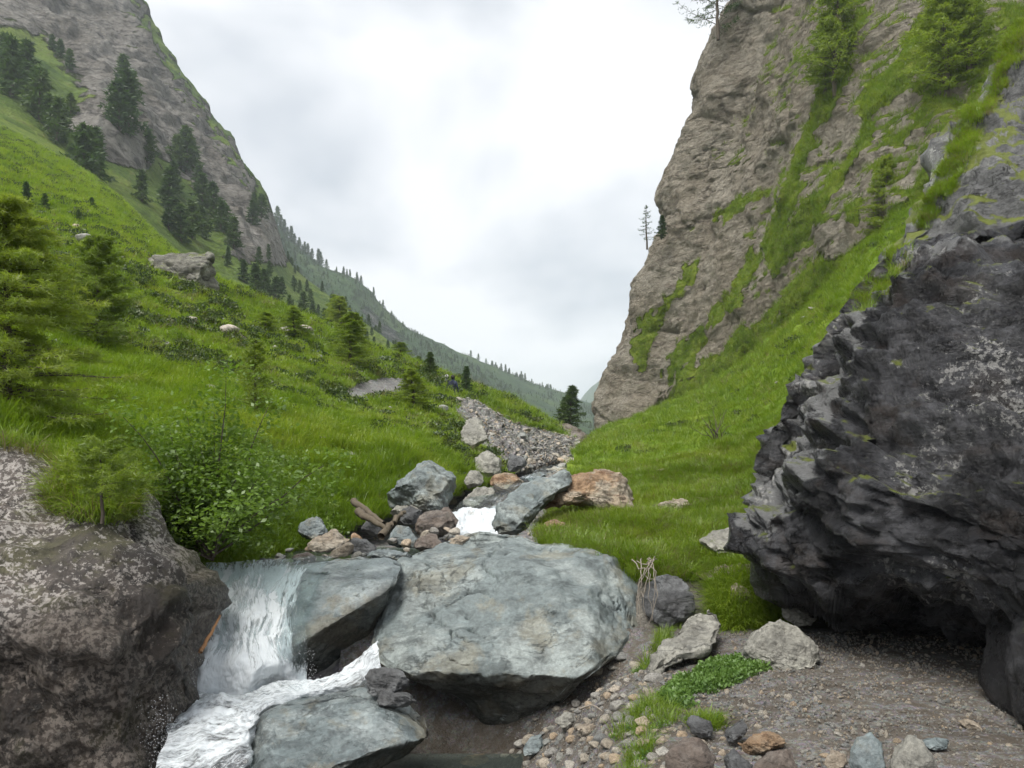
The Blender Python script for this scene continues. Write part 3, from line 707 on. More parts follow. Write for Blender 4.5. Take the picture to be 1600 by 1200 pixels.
rock('overhanging_rock', [(1165,820),(1168,775),(1188,722),(1215,668),(1245,602),(1285,560),(1298,510),(1330,470),(1352,440),(1385,402),(1425,380),(1480,362),(1560,352),(1640,335),(1900,250),(2150,500),(2150,1100),(1900,1200),(1700,1110),(1600,1060),(1500,1015),(1420,1005),(1330,1005),(1275,990),(1255,950),(1215,915),(1190,885)],
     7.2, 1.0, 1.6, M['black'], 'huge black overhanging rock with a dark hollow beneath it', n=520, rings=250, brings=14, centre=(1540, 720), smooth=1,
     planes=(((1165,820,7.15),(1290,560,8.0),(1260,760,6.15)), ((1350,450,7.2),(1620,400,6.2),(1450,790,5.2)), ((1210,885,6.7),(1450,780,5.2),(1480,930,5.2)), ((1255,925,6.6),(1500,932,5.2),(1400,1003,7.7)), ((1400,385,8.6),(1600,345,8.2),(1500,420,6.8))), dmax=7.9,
     amp=0.012, freq=3.2, facets=0, facet=0.34, plate=((0.40, -0.15, 1.0), 2.6), crack=0.05, seed=5, rough_oct=6, attrs={'pale': lambda v, px, py, n: 0.62 * soft(px, py, [(1140,830),(1160,740),(1230,590),(1300,480),(1390,390),(1560,350),(1640,335),(1600,372),(1440,410),(1370,500),(1320,600),(1290,720),(1240,800),(1200,850)], 26) * sstep(-.5, .2, n[:, 2]) + 0.14 * sstep(.35, .8, n[:, 2])})  # pale grey nose; upward faces paled too, sky sheen put into the colour
rock('leg_rock', [(1592,915,5.3),(1640,860,5.0),(1740,830,4.8),(1890,900,4.6),(1890,1240,4.2),(1720,1230,4.2),(1620,1150,4.6),(1588,1110,4.8),(1585,1000,5.0)],
     4.8, 0.4, 0.9, M['black'], 'dark rock standing on the floor at the right edge of the hollow', n=150, rings=60, ex=0.6, amp=0.02, facets=8, flim=0.75, facet=0.08, seed=6)
rock('mossy_outcrop', [(1372,425),(1395,385),(1425,345),(1455,300),(1480,255),(1492,205),(1515,165),(1545,120),(1570,75),(1600,30),(1700,-120),(2000,-300),(2150,100),(2000,420),(1700,430),(1560,440),(1450,450)],
     11, 0.8, 1.5, M['mossy'], 'grey mossy outcrop rising above the black rock', n=280, rings=120, brings=10, centre=(1640, 240), smooth=1,
     planes=(((1400,380,10.2),(1580,60,12.6),(1520,330,9.6)), ((1450,360,9.6),(1650,100,11.2),(1750,380,8.6))), dmax=14,
     amp=0.014, freq=3.0, facets=0, facet=0.36, plate=((0.75, -0.1, 0.8), 2.3), seed=9, rough_oct=6)
CB = rock('boulder', [(577,1000),(585,960),(605,905),(628,872),(660,858),(705,845),(745,833),(790,838),(830,848),(870,850),(920,850),(960,862),(985,890),(1000,930),(1003,990),(985,1012),(940,1042),(905,1068),(880,1100),(850,1128),(800,1142),(760,1130),(720,1095),(690,1078),(650,1068),(610,1048),(585,1028)],
     7.2, 0.5, 0.9, M['boulder'], 'giant blue-grey boulder in the middle of the stream', n=360, rings=170, brings=14, centre=(800, 975), smooth=1,
     planes=(((640,890,7.85),(985,900,7.70),(800,1070,6.62)), ((577,1000,7.45),(628,872,8.35),(700,1030,6.75)), ((1003,930,8.1),(950,865,8.2),(925,1020,6.9)), ((660,858,8.9),(900,850,8.9),(800,885,7.95)), ((640,1062,6.85),(900,1060,6.68),(800,1140,7.15)), ((720,880,8.15),(900,960,7.18),(620,960,7.35))), dmax=9.2,
     bumps=((720,900,100,-0.10),(690,1000,40,0.06),(850,920,50,0.05)), amp=0.012, freq=2.2, facets=0, facet=0.075, crack=0.075, seed=33, rough_oct=6,
     wet=lambda v, px, py, n: np.clip(sstep(0.15, -0.2, n[:, 2] + 0.2 * fbm(v * 3, 3)) * sstep(1000, 1050, py) + 0.35 * sstep(0.1, 0.35, fbm(v * 2.5 + 9, 4)) * sstep(960, 1060, py), 0, 1), cat='boulder')  # undercut coloured darker, with wet patches low down
UND = [(470,1008),(500,983),(540,958),(600,913),(640,900),(600,1010),(540,1070),(470,1090)]
rock('waterfall_slab', [(300,905),(340,898),(420,890),(500,878),(560,868),(605,872),(627,886),(618,915),(600,950),(585,985),(578,1015),(540,1045),(480,1062),(400,1085),(310,1100),(280,1000)],
     7.2, 0.35, 0.9, M['slab'], 'smooth wet slab that the waterfall runs over', n=240, rings=110, centre=(455, 970), smooth=1,
     planes=(((340,905,7.85),(600,873,8.25),(450,935,7.25)), ((330,935,7.22),(480,930,7.25),(420,1075,6.72)), ((490,900,7.75),(615,892,7.75),(500,1000,6.98)), ((475,1005,7.0),(600,922,7.45),(560,1040,7.8))), dmax=8.4,
     amp=0.012, freq=2.2, facets=0, facet=0.035, crack=0.02, seed=14,
     wet=lambda v, px, py, n: np.clip(0.55 * sstep(480, 400, px) + 0.95 * soft(px, py, UND, 10) + 0.2 * sstep(0, .3, fbm(v * 2.5, 4)), 0, 1), cat='boulder')  # wet on the water side; UND patch coloured darker brown
rock('stream_slab', [(385,1150),(392,1120),(440,1100),(505,1092),(560,1085),(590,1095),(640,1115),(672,1138),(668,1155),(640,1180),(585,1210),(560,1260),(470,1280),(400,1250)],
     5.6, 0.3, 0.6, M['slab'], 'flat wet slab at the foot of the waterfall', n=200, rings=90, centre=(520, 1165), smooth=1,
     planes=(((440,1100,6.05),(590,1095,6.0),(490,1190,5.25)), ((585,1096,6.0),(672,1138,5.85),(600,1185,5.25)), ((560,1190,5.28),(662,1150,5.62),(640,1200,5.9)), ((385,1140,5.95),(400,1110,6.1),(420,1200,5.2))), dmax=6.6,
     amp=0.012, freq=2.3, facets=0, facet=0.035, crack=0.02, seed=15,
     wet=lambda v, px, py, n: np.clip(sstep(0.35, 0.0, n[:, 2]) + 0.5 * sstep(430, 395, px) + 0.25 * sstep(0, .3, fbm(v * 2.5 + 4, 4)), 0, 1), cat='boulder')
def small(name, outline, D, mat, label, thick=0.8, seed=0, tilt=(0, 0.6), **k):
    xs = [q[0] for q in outline]; w = (max(xs) - min(xs)) / F * D
    kw = dict(n=84, rings=26, brings=8, ex=0.62, amp=0.035, freq=2.0, facets=16, flim=0.66, facet=0.045 * w, plate=((0.3, 0.2, 1.0), 1.6), crack=0.02 * w, smooth=1); kw.update(k)
    return rock(name, outline, D, 0.38 * w * thick, 0.45 * w * thick, M[mat], label, tilt=tilt, seed=seed, wet=dark_under(-9, -8) if mat in ('boulder', 'slab', 'lichen') else None, **kw)
small('rock', [(557,1052),(570,1042),(600,1040),(632,1048),(645,1062),(640,1080),(615,1092),(585,1090),(562,1076)], 6.15, 'darkrock', 'small dark wet rock wedged between slab and giant boulder', seed=21, strata=((0.2,0,1), 14, 0.012))
small('rock', [(572,1082),(600,1078),(640,1086),(652,1100),(630,1112),(590,1105)], 6.0, 'darkrock', 'low black wet rock just beneath the small dark rock', seed=22)
small('boulder', [(585,782),(603,760),(622,742),(650,724),(672,718),(695,728),(712,742),(724,768),(726,795),(715,812),(690,806),(650,800),(612,803),(590,800)], 11.3, 'boulder', 'rounded pale boulder leaning on the left grass bank', seed=23, n=130, rings=50, cat='boulder')
small('boulder', [(755,835),(768,800),(782,778),(820,758),(860,740),(895,728),(912,735),(900,755),(870,775),(845,800),(828,830),(800,842),(770,842)], 10.7, 'boulder', 'slanting grey boulder right of the small cascade', seed=24, n=130, rings=50, tilt=(0.2, 1.2), cat='boulder')
small('boulder', [(826,800),(850,780),(868,758),(900,742),(940,731),(975,736),(996,752),(1006,775),(1002,800),(985,816),(955,812),(930,795),(890,790),(860,792),(838,802)], 11.2, 'orange', 'rusty orange layered boulder on the right grass bank', seed=25, n=150, rings=56, strata=((0.35,0,1), 9, 0.03), tilt=(0, 0.5), cat='boulder')
small('rock', [(758,752),(775,738),(800,736),(822,744),(820,758),(795,768),(768,765)], 15.5, 'orange', 'small pale orange rock in the stream bed', seed=26)
small('rock', [(724,772),(745,760),(775,762),(778,778),(765,792),(735,795),(722,788)], 13.0, 'greyrock', 'greenish flat-topped rock above the small cascade', seed=27)
small('rock', [(790,735),(796,708),(812,704),(824,718),(822,736),(805,742)], 19.5, 'darkrock', 'dark pointed rock at the foot of the scree', seed=28)
small('rock', [(738,748),(742,715),(765,700),(785,708),(794,732),(780,742),(758,752)], 17.5, 'greyrock', 'grey cracked rock below the grassy hump', seed=29)
small('rock', [(722,755),(735,733),(752,735),(760,752),(745,765),(728,765)], 14.5, 'greyrock', 'small grey rock next to the rounded pale boulder', seed=30)
small('rock', [(815,745),(840,736),(862,742),(856,752),(830,757)], 17, 'slab', 'flat blue-grey rock across the upper stream', seed=31)
small('rock', [(718,690),(722,655),(745,650),(762,668),(768,695),(745,705)], 20.5, 'greyrock', 'pale scarred rock on top of the grassy hump', seed=32)
# cluster at the outlet left of the giant boulder
clus = [([(640,838),(652,806),(680,790),(705,800),(722,828),(715,838),(680,842)], 10.3, 'brown', 'brown wet rock beside the small cascade'),
        ([(600,858),(606,828),(620,816),(640,822),(655,845),(648,862),(620,862)], 9.7, 'slab', 'grey upright rock in the jumble left of giant boulder'),
        ([(475,858),(490,838),(520,824),(545,826),(548,842),(535,862),(500,868)], 9.3, 'tan', 'rounded tan rock on the left shore'),
        ([(457,838),(470,815),(495,803),(508,808),(512,832),(490,845),(465,845)], 9.9, 'slab', 'blue-grey rock at the edge of the bush'),
        ([(540,868),(548,840),(570,842),(592,856),(590,868),(560,872)], 9.1, 'darkrock', 'dark angular rock between tan rock and grey upright rock'),
        ([(565,868),(590,858),(640,862),(652,872),(620,882),(575,880)], 8.6, 'slab', 'flat blue slab behind the waterfall lip'),
        ([(600,806),(622,786),(662,784),(692,790),(680,806),(640,815)], 11.2, 'greyrock', 'long flat grey rock under the rounded pale boulder'),
        ([(682,800),(690,788),(702,792),(722,822),(715,832)], 10.4, 'brown', 'thin tilted brown slab beside the small cascade'),
        ([(645,862),(652,832),(678,832),(700,848),(690,862),(665,868)], 9.4, 'brown', 'reddish flat rock in front of the brown wet rock'),
        ([(455,868),(478,862),(500,872),(490,882),(460,882)], 8.9, 'brown', 'low dark brown stone on the left shore'),
        ([(395,880),(412,868),(432,876),(430,892),(405,895)], 8.3, 'darkrock', 'small blocky dark stone at the waterfall lip'),
        ([(545,838),(552,832),(566,838),(566,848),(550,848)], 9.6, 'orange', 'small pale orange stone behind the tan rock'),
        ([(560,822),(585,805),(600,808),(602,838),(575,842)], 10.4, 'darkrock', 'dark grey rock in the jumble below the bank'),
        ([(510,866),(545,846),(556,852),(548,868),(520,874)], 8.9, 'tan', 'thin pale-edged slab propped against the tan rock'),
        ([(620,800),(640,790),(665,800),(655,818),(630,822)], 10.9, 'darkrock', 'black wet rock under the long flat grey rock'),
        ([(690,850),(715,836),(740,838),(745,846),(715,858)], 9.3, 'tan', 'flat tan stone behind the top of giant boulder'),
        ([(505,886),(530,874),(575,876),(560,888),(525,892)], 8.5, 'brown', 'thin wet stone plate on the waterfall lip')]
for k, (o, D, m, l) in enumerate(clus): small('rock', o, D, m, l, seed=40 + k)
# right bank and foreground
fore = [([(1090,845,8.9),(1098,830,9.2),(1135,824,9.4),(1178,822,9.2),(1180,858,8.6),(1140,868,8.4),(1098,864,8.5)], 8.8, 'greyrock', 'flat grey stone slab in the grass beside the black rock'),
        ([(1085,905),(1100,888),(1160,880),(1205,890),(1200,905),(1130,915)], 8.2, 'tan', 'low stone step below the flat grey slab'),
        ([(990,1045,6.0),(1005,1030,6.15),(1050,990,6.7),(1100,950,7.3),(1130,938,7.5),(1146,950,7.35),(1128,985,6.8),(1125,1015,6.35),(1090,1035,6.1),(1055,1050,5.9),(1040,1072,5.75),(1000,1088,5.7),(990,1065,5.85)], 6.4, 'greyrock', 'long pale slanting slab next to the giant boulder'),
        ([(1148,1035),(1155,1000),(1185,975),(1220,962),(1262,972),(1285,1000),(1285,1055),(1220,1058),(1160,1054)], 6.15, 'greyrock', 'pale grey boulder at the mouth of the hollow'),
        ([(1222,965),(1226,938),(1245,930),(1275,945),(1280,975),(1245,980)], 7.2, 'greyrock', 'small grey rock tucked under the black rock'),
        ([(1138,945),(1140,918),(1152,908),(1172,915),(1180,940),(1160,950)], 7.7, 'tan', 'pinkish stone in the grass above the pale grey boulder'),
        ([(998,960),(1005,915),(1040,895),(1085,905),(1105,930),(1085,965),(1040,985),(1010,985)], 7.75, 'darkrock', 'dark lichened rock under the grassy lip right of giant boulder'),
        ([(1035,1165),(1048,1150),(1085,1145),(1108,1160),(1122,1185),(1125,1230),(1070,1240),(1042,1210)], 4.75, 'brown', 'angular brown-grey rock at the front of the gravel'),
        ([(1068,1122),(1080,1115),(1112,1128),(1118,1150),(1105,1160),(1080,1145)], 4.95, 'darkrock', 'dark grey oblong stone behind the brown-grey rock'),
        ([(1125,1158),(1145,1135),(1165,1122),(1178,1130),(1165,1150),(1140,1168)], 4.85, 'darkrock', 'blue-black slanted stone slab on the gravel'),
        ([(1150,1165),(1165,1148),(1195,1143),(1232,1150),(1240,1165),(1205,1180),(1165,1182)], 4.65, 'orange', 'rust-orange knobbly stone on the gravel'),
        ([(1172,1198),(1200,1175),(1235,1170),(1250,1185),(1248,1230),(1180,1240)], 4.4, 'brown', 'brown flat-faced rock at the bottom edge'),
        ([(1325,1195),(1340,1150),(1362,1134),(1380,1150),(1388,1185),(1380,1240),(1330,1240)], 4.4, 'slab', 'greenish-grey upright slab by the cave floor'),
        ([(1384,1180),(1392,1155),(1425,1140),(1450,1152),(1464,1190),(1462,1240),(1400,1240)], 4.35, 'greyrock', 'rounded streaky grey slab beside the greenish upright one'),
        ([(1440,1160),(1462,1150),(1482,1156),(1484,1168),(1455,1178)], 4.6, 'slab', 'small flat greenish stone behind the streaky slab'),
        ([(1498,1128),(1512,1124),(1540,1136),(1536,1143),(1510,1138)], 4.75, 'tan', 'pale flat stone lying on the cave floor'),
        ([(1285,1190),(1298,1168),(1322,1180),(1326,1205),(1300,1215)], 4.5, 'tan', 'reddish-grey leaning stone left of the greenish slab'),
        ([(1125,1175),(1150,1168),(1178,1190),(1180,1230),(1140,1230)], 4.5, 'darkrock', 'dark blue-grey stone between brown rock and orange stone'),
        ([(815,1170),(830,1150),(852,1145),(856,1165),(840,1180),(818,1182)], 5.5, 'slab', 'green-grey stone at the edge of the dark pool'),
        ([(712,1200),(735,1190),(760,1182),(768,1192),(765,1215),(720,1225)], 5.3, 'orange', 'rust-red stone at the edge of the dark pool'),
        ([(865,1130),(880,1112),(900,1115),(905,1132),(880,1142)], 5.6, 'greyrock', 'grey-green cobble under the giant boulder'),
        ([(892,1145),(905,1135),(945,1128),(940,1140),(915,1150)], 5.4, 'tan', 'long pale cobble on the gravel bank')]
for k, (o, D, m, l) in enumerate(fore):
    if k >= 7:
        xs_ = [q[0] for q in o]; D = on_gravel(sum(xs_) / len(xs_), max(q[1] for q in o) - 4)[1] + 0.10 * (max(xs_) - min(xs_)) / F * D
    small('rock', o, D, m, l, seed=70 + k, **(dict(n=150, rings=60, thick=0.55, ex=0.6) if k in (2, 3) else {}))
small('rock_outcrop', [(212,408),(222,392),(262,388),(300,392),(325,392),(340,405),(338,430),(342,462),(330,468),(290,448),(255,425),(225,415)], 44, 'outcrop', 'flat-topped rock outcrop on the hillside', seed=95, n=160, rings=60, strata=((0.1,0,1), 1.1, 0.25), thick=0.7, cat='outcrop', ex=0.5)
small('rock', [(577,590),(580,578),(598,573),(614,580),(612,588),(595,594)], 38, 'outcrop', 'pale grey boulder just above the footpath', seed=96)
hillrocks = [((395,505),'tan'),((475,500),'tan'),]
slope = [(395,473,14,'flat white stone on the hillside right of the outcrop'),(360,518,20,'flat brownish rock in the hillside grass below the outcrop'),(470,523,22,None),(188,517,14,None),(262,537,8,None),(300,505,14,None),
         (548,715,14,'dark hollowed rock in the bank above the bush'),(505,690,10,None),(462,637,10,None),(585,583,12,None),(120,358,10,None),(130,378,16,None),(30,372,7,None),(60,390,6,None),(80,400,8,None),(330,612,16,None),(200,590,14,None),(350,515,12,None),
         (500,560,10,None),(430,545,9,None),(445,520,12,None),(640,690,8,None),(570,640,7,None),(610,640,6,None),(690,640,12,'pinkish bare rock on the hillside beside the scree')]

# ------------------------------------------------------------------ loose stones
def stone_mesh(name, seed, sub=2, flat=0.55):
    bm = bmesh.new(); bmesh.ops.create_icosphere(bm, subdivisions=sub, radius=1.0)
    v = np.array([q.co[:] for q in bm.verts]); rg = np.random.default_rng(seed)
    v *= np.array([1.0, rg.uniform(0.6, 0.95), rg.uniform(flat - .12, flat + .15)])
    for _ in range(11):
        n = rg.normal(size=3); n /= np.linalg.norm(n); d = v @ n; lim = d.max() * rg.uniform(0.62, 0.88)
        v -= np.maximum(0, d - lim)[:, None] * n
    v *= (1 + 0.10 * fbm(v * 1.7 + rg.uniform(0, 40, 3), 3))[:, None]
    for q, c in zip(bm.verts, v): q.co = c
    me = bpy.data.meshes.new(name); bm.to_mesh(me); bm.free()
    me.materials.append(M['stone'])
    for p in me.polygons: p.use_smooth = sub > 2
    return me
STONES = [stone_mesh('stone', s, 3, 0.5) for s in range(9)]
PLATES = [stone_mesh('stone', 50 + s, 2, 0.28) for s in range(6)]
def put_stone(p, size, label, group, meshes=STONES, tiltr=0.35, name='stone', cat='stone', sink=0.25):
    o = link(name, rnd.choice(meshes)); o.location = (p[0], p[1], p[2] + size * (0.35 - sink))
    o.scale = (size, size * rnd.uniform(0.8, 1.1), size * rnd.uniform(0.8, 1.15)); o.rotation_euler = (rnd.uniform(-tiltr, tiltr), rnd.uniform(-tiltr, tiltr), rnd.uniform(0, 6.28))
    tag(o, label, cat, group); return o
for (px, py, w, l) in slope:
    p = hit(px, py, 'hillside', 9); s = w / F * p[1]
    put_stone(p, s * 1.0, l or 'pale stone lying in the grass of the left hillside', None if l else 'stones in the hillside grass', name='rock', cat='rock', sink=0.2)
for (px, py, w, l) in [(1010,668,16,'white pale boulder at the top of the right bank'),(1172,612,13,'brown rock in the grass slope below the cliff'),(1180,700,8,None),(1110,715,14,None),(1060,712,9,None),(1160,585,9,None)]:
    p = hit(px, py, 'right_bank', 11); put_stone(p, w / F * p[1] * 0.75, l or 'pale stone in the grass of the right bank', None if l else 'stones in the right bank grass', name='rock', cat='rock')
small('rock', [(845,825),(850,815),(870,811),(885,816),(882,826),(862,830)], 10.2, 'orange', 'small orange stone in the grass below the rusty boulder', seed=97)
small('rock', [(985,835),(1000,812),(1022,808),(1028,822),(1010,838)], 10.0, 'greyrock', 'broken grey stone in front of the rusty boulder', seed=98)
small('rock', [(1012,790),(1040,782),(1080,778),(1088,788),(1060,800),(1025,802)], 11.0, 'tan', 'flat bare stone in the grass right of the rusty boulder', seed=99)
# scree and stream-bed stones: the ones that can be told apart
H = LOFT['hillside']; cand = np.where((H['a']['scree'] > 0.7) & (H['v'][:, 1] > 14) & ~in_poly(H['px'], H['py'], [(530,585),(650,585),(650,620),(530,620)]))[0]
w = 1.0 / H['v'][cand, 1]; pick = R.choice(cand, 88, replace=False, p=w / w.sum())
for k in pick:
    p = H['v'][k]; sz = R.uniform(5, 12) / F * p[1] * (0.7 + 0.6 * R.random() ** 3)
    put_stone(p, sz, 'loose grey stone on the scree tongue beside the stream', 'stones of the scree tongue', PLATES + STONES, 0.5)
for k in range(100):
    D = R.uniform(12.5, 46); xx = np.interp(D, [11, 16, 22, 32, 45], [-0.5, 0.35, 0.95, 1.9, 3.7]) + R.normal() * 0.06 * D
    p = np.array([xx, D, float(ground_z(np.array([xx]), np.array([D]))[0]) - 0.05])
    put_stone(p, (R.uniform(5, 11) if k % 3 else R.uniform(10, 19)) / F * D, 'loose stone in the upper stream bed', 'stones of the upper stream bed', PLATES + STONES, 0.4)
# loose stones on the lip above the waterfall and along the left shore
for k in range(26):
    px = R.uniform(425, 735); py = np.interp(px, [425, 560, 735], [880, 868, 846]) + R.uniform(-26, 6); D = np.interp(py, [830, 885], [10.0, 8.5])
    put_stone(P(px, py, D), R.uniform(5, 13) / F * D, 'loose stone among the jumble at the waterfall lip', 'loose stones at the waterfall lip', STONES + PLATES, 0.5)
# gravel bank cobbles
cob = []
for k in range(4000):
    px, py = R.uniform(780, 1330), R.uniform(1040, 1199)
    shore = px > 800 + (1200 - py) * 0.9 - 20
    dens = 1.0 if px < 1030 else (0.35 if py > 1120 else 0.07)
    if not shore or R.random() > dens or (py < 1095 and px < 930): continue
    s = R.uniform(6, 19) if px < 1040 else R.uniform(4, 11)
    if any((px - a) ** 2 + ((py - b) * 1.5) ** 2 < (0.62 * (s + c)) ** 2 for a, b, c in cob): continue
    if px >= 1040 and sum(1 for q in cob if q[0] >= 1040) >= 80: continue
    cob.append((px, py, s))
    if len(cob) >= 230: break
for px, py, s in cob:
    x, D, z = on_gravel(px, py)
    put_stone((x, D, z), s / F * D, 'rounded cobble on the gravel bank beside the pool' if px < 1040 else 'small flat stone on the gravel before the hollow',
              'cobbles of the gravel bank' if px < 1040 else 'small stones before the hollow', STONES if px < 1040 else PLATES + STONES, 0.3, name='cobble' if px < 1040 else 'stone')

# ------------------------------------------------------------------ scattering of uncountable cover
def scatter(name, pts, scl, rots, sources, label, cat):
    me = bpy.data.meshes.new(name); me.vertices.add(len(pts)); me.vertices.foreach_set('co', np.asarray(pts, np.float32).ravel())
    attr(me, 'scl', scl)
    a = me.attributes.new('rot', 'FLOAT_VECTOR', 'POINT'); a.data.foreach_set('vector', np.asarray(rots, np.float32).ravel())
    o = link(name, me); tag(o, label, cat, kind='stuff')
    ng = bpy.data.node_groups.new(name, 'GeometryNodeTree')
    ng.interface.new_socket('Geometry', in_out='INPUT', socket_type='NodeSocketGeometry'); ng.interface.new_socket('Geometry', in_out='OUTPUT', socket_type='NodeSocketGeometry')
    gi, go = ng.nodes.new('NodeGroupInput'), ng.nodes.new('NodeGroupOutput')
    jn = ng.nodes.new('GeometryNodeJoinGeometry')
    for s in sources:
        oi = ng.nodes.new('GeometryNodeObjectInfo'); oi.inputs['Object'].default_value = s; oi.inputs['As Instance'].default_value = True
        ng.links.new(oi.outputs['Geometry'], jn.inputs[0])
    ip = ng.nodes.new('GeometryNodeInstanceOnPoints'); ip.inputs['Pick Instance'].default_value = True
    na = ng.nodes.new('GeometryNodeInputNamedAttribute'); na.data_type = 'FLOAT'; na.inputs['Name'].default_value = 'scl'
    nr = ng.nodes.new('GeometryNodeInputNamedAttribute'); nr.data_type = 'FLOAT_VECTOR'; nr.inputs['Name'].default_value = 'rot'
    e2 = ng.nodes.new('FunctionNodeEulerToRotation')
    ng.links.new(gi.outputs[0], ip.inputs['Points']); ng.links.new(jn.outputs[0], ip.inputs['Instance'])
    ng.links.new(na.outputs['Attribute'], ip.inputs['Scale']); ng.links.new(nr.outputs['Attribute'], e2.inputs[0]); ng.links.new(e2.outputs[0], ip.inputs['Rotation'])
    ng.links.new(ip.outputs[0], go.inputs[0])
    md = o.modifiers.new('scatter', 'NODES'); md.node_group = ng
    return o
def tris_mesh(name, c, d, w, mat, quad=False):
    """slim blades: base points c, length vectors d, half-width vectors w"""
    n = len(c)
    if quad:
        v = np.stack([c, c + d * 0.45 + w, c + d, c + d * 0.45 - w], 1).reshape(-1, 3); f = np.arange(4 * n).reshape(n, 4)
    else:
        v = np.stack([c - w, c + w, c + d], 1).reshape(-1, 3); f = np.arange(3 * n).reshape(n, 3)
    return mesh_np(name, v, f, mat, smooth=False)
def clump(name, seed, n, h, spread, lean, width, mat):
    rg = np.random.default_rng(seed)
    V, Fc = [], []
    for k in range(n):
        a = rg.uniform(0, 6.28); r = spread * rg.random() ** 0.6
        b = np.array([r * math.cos(a), r * math.sin(a), -0.03]); hh = h * rg.uniform(0.55, 1.15)
        ld = np.array([math.cos(a + rg.normal() * .7), math.sin(a + rg.normal() * .7), 0]); ln = lean * rg.uniform(0.3, 1.2) * hh
        sd = np.array([-ld[1], ld[0], 0]) * width * rg.uniform(0.7, 1.3)
        p1 = b + np.array([0, 0, hh * .5]) + ld * ln * .3; p2 = b + np.array([0, 0, hh * .82]) + ld * ln * .8; p3 = b + np.array([0, 0, hh * (1 - .25 * lean)]) + ld * ln * 1.5
        i = len(V); V += [b - sd, b + sd, p1 + sd * .8, p1 - sd * .8, p2 + sd * .5, p2 - sd * .5, p3]
        Fc += [(i, i + 1, i + 2, i + 3), (i + 3, i + 2, i + 4, i + 5), (i + 5, i + 4, i + 6, i + 6)]
    me = bpy.data.meshes.new(name); me.from_pydata([tuple(q) for q in V], [], [tuple(dict.fromkeys(f)) for f in Fc]); me.materials.append(mat)
    return bpy.data.objects.new(name, me)
def leafclump(name, seed, n, rad, size, mat, up=0.5):
    rg = np.random.default_rng(seed)
    c = rg.normal(size=(n, 3)); c /= np.linalg.norm(c, axis=1)[:, None]; c *= rad * rg.random((n, 1)) ** 0.5; c[:, 2] = np.abs(c[:, 2]) * up
    d = rg.normal(size=(n, 3)); d[:, 2] += 0.5; d /= np.linalg.norm(d, axis=1)[:, None]
    w = np.cross(d, rg.normal(size=(n, 3))); w /= np.linalg.norm(w, axis=1)[:, None]
    s = size * rg.uniform(0.6, 1.3, (n, 1))
    return bpy.data.objects.new(name, tris_mesh(name, c, d * s, w * s * 0.3, mat, True))
G_LUSH = [clump('grass_tuft', 1 + k, 26, 0.20, 0.09, 0.8, 0.0035, M['grass']) for k in range(4)]
G_SHORT = [clump('short_tuft', 11 + k, 24, 0.11, 0.10, 0.6, 0.0045, M['grass']) for k in range(3)]
G_DRY = [clump('dry_tuft', 21 + k, 22, 0.17, 0.07, 1.0, 0.003, M['dry_grass']) for k in range(2)]
HEATH = [leafclump('heath_tuft', 31 + k, 160, 0.22, 0.05, M['heath']) for k in range(3)]
HERB = [leafclump('herb_tuft', 41 + k, 60, 0.09, 0.035, M['herb'], 0.9) for k in range(3)]
def rnd_rot(n, t=0.3): return np.stack([R.uniform(-t, t, n), R.uniform(-t, t, n), R.uniform(0, 6.28, n)], -1)
def sample(L, idx, n, jit=1.0, power=1.4):
    v = L['v']
    q = L['q']; q = q[np.isin(q[:, 0], idx)]
    a = np.linalg.norm(np.cross(v[q[:, 2]] - v[q[:, 0]], v[q[:, 3]] - v[q[:, 1]]), axis=1) / v[q[:, 0], 1] ** power
    f = q[R.choice(len(q), n, p=a / a.sum())]
    s, t = R.random((n, 1)), R.random((n, 1))
    return (v[f[:, 0]] * (1 - s) + v[f[:, 1]] * s) * (1 - t) + (v[f[:, 3]] * (1 - s) + v[f[:, 2]] * s) * t
Hm = (H['a']['scree'] < 0.4) & (H['a']['rock'] < 0.5) & (H['px'] > -120) & (H['px'] < 960)
near = np.where(Hm & (H['v'][:, 1] < 17))[0]; farr = np.where(Hm & (H['v'][:, 1] >= 15) & (H['v'][:, 1] < 112))[0]
p = sample(H, near, 26000, power=1.2); scatter('hillside_grass', p, np.clip(0.55 + p[:, 1] / 22, .7, 1.3) * R.uniform(.7, 1.25, len(p)), rnd_rot(len(p)), G_SHORT + G_LUSH[:1], 'short bright grass covering the lower left hillside', 'grass')
p = sample(H, farr, 42000, power=1.6); scatter('upper_hillside_grass', p, np.clip(p[:, 1] / 16, 1.0, 4.0) * R.uniform(.7, 1.2, len(p)), rnd_rot(len(p)), G_SHORT, 'short grass covering the upper left hillside', 'grass')
p = sample(H, farr, 10000, power=1.5); m = fbm(p * 0.45 + 2, 3) > 0.06; p = p[m]
scatter('hillside_heath', p, np.clip(p[:, 1] / 17, .8, 2.4) * R.uniform(.6, 1.3, len(p)), rnd_rot(len(p)), HEATH, 'dark dwarf heath patches on the left hillside', 'heath')
def dry(name, L, idx, n, th, label):
    p = sample(L, idx, n, power=1.4); p = p[fbm(p * np.array([.5, .5, .9]) + 6, 3) > th]
    scatter(name, p, np.clip(p[:, 1] / 18, .7, 2.6) * R.uniform(.5, 1.1, len(p)), rnd_rot(len(p), .5), G_DRY, label, 'grass')
dry('dry_hillside_grass', H, np.where(Hm & (H['v'][:, 1] < 70))[0], 9000, 0.10, 'straw-coloured dry grass patches on the left hillside')
K = LOFT['right_bank']; Km = (K['a']['rock'] < 0.5) & (K['px'] > 800) & (K['px'] < 1480)
near = np.where(Km & (K['v'][:, 1] < 17))[0]; farr = np.where(Km & (K['v'][:, 1] >= 16) & (K['v'][:, 1] < 95))[0]
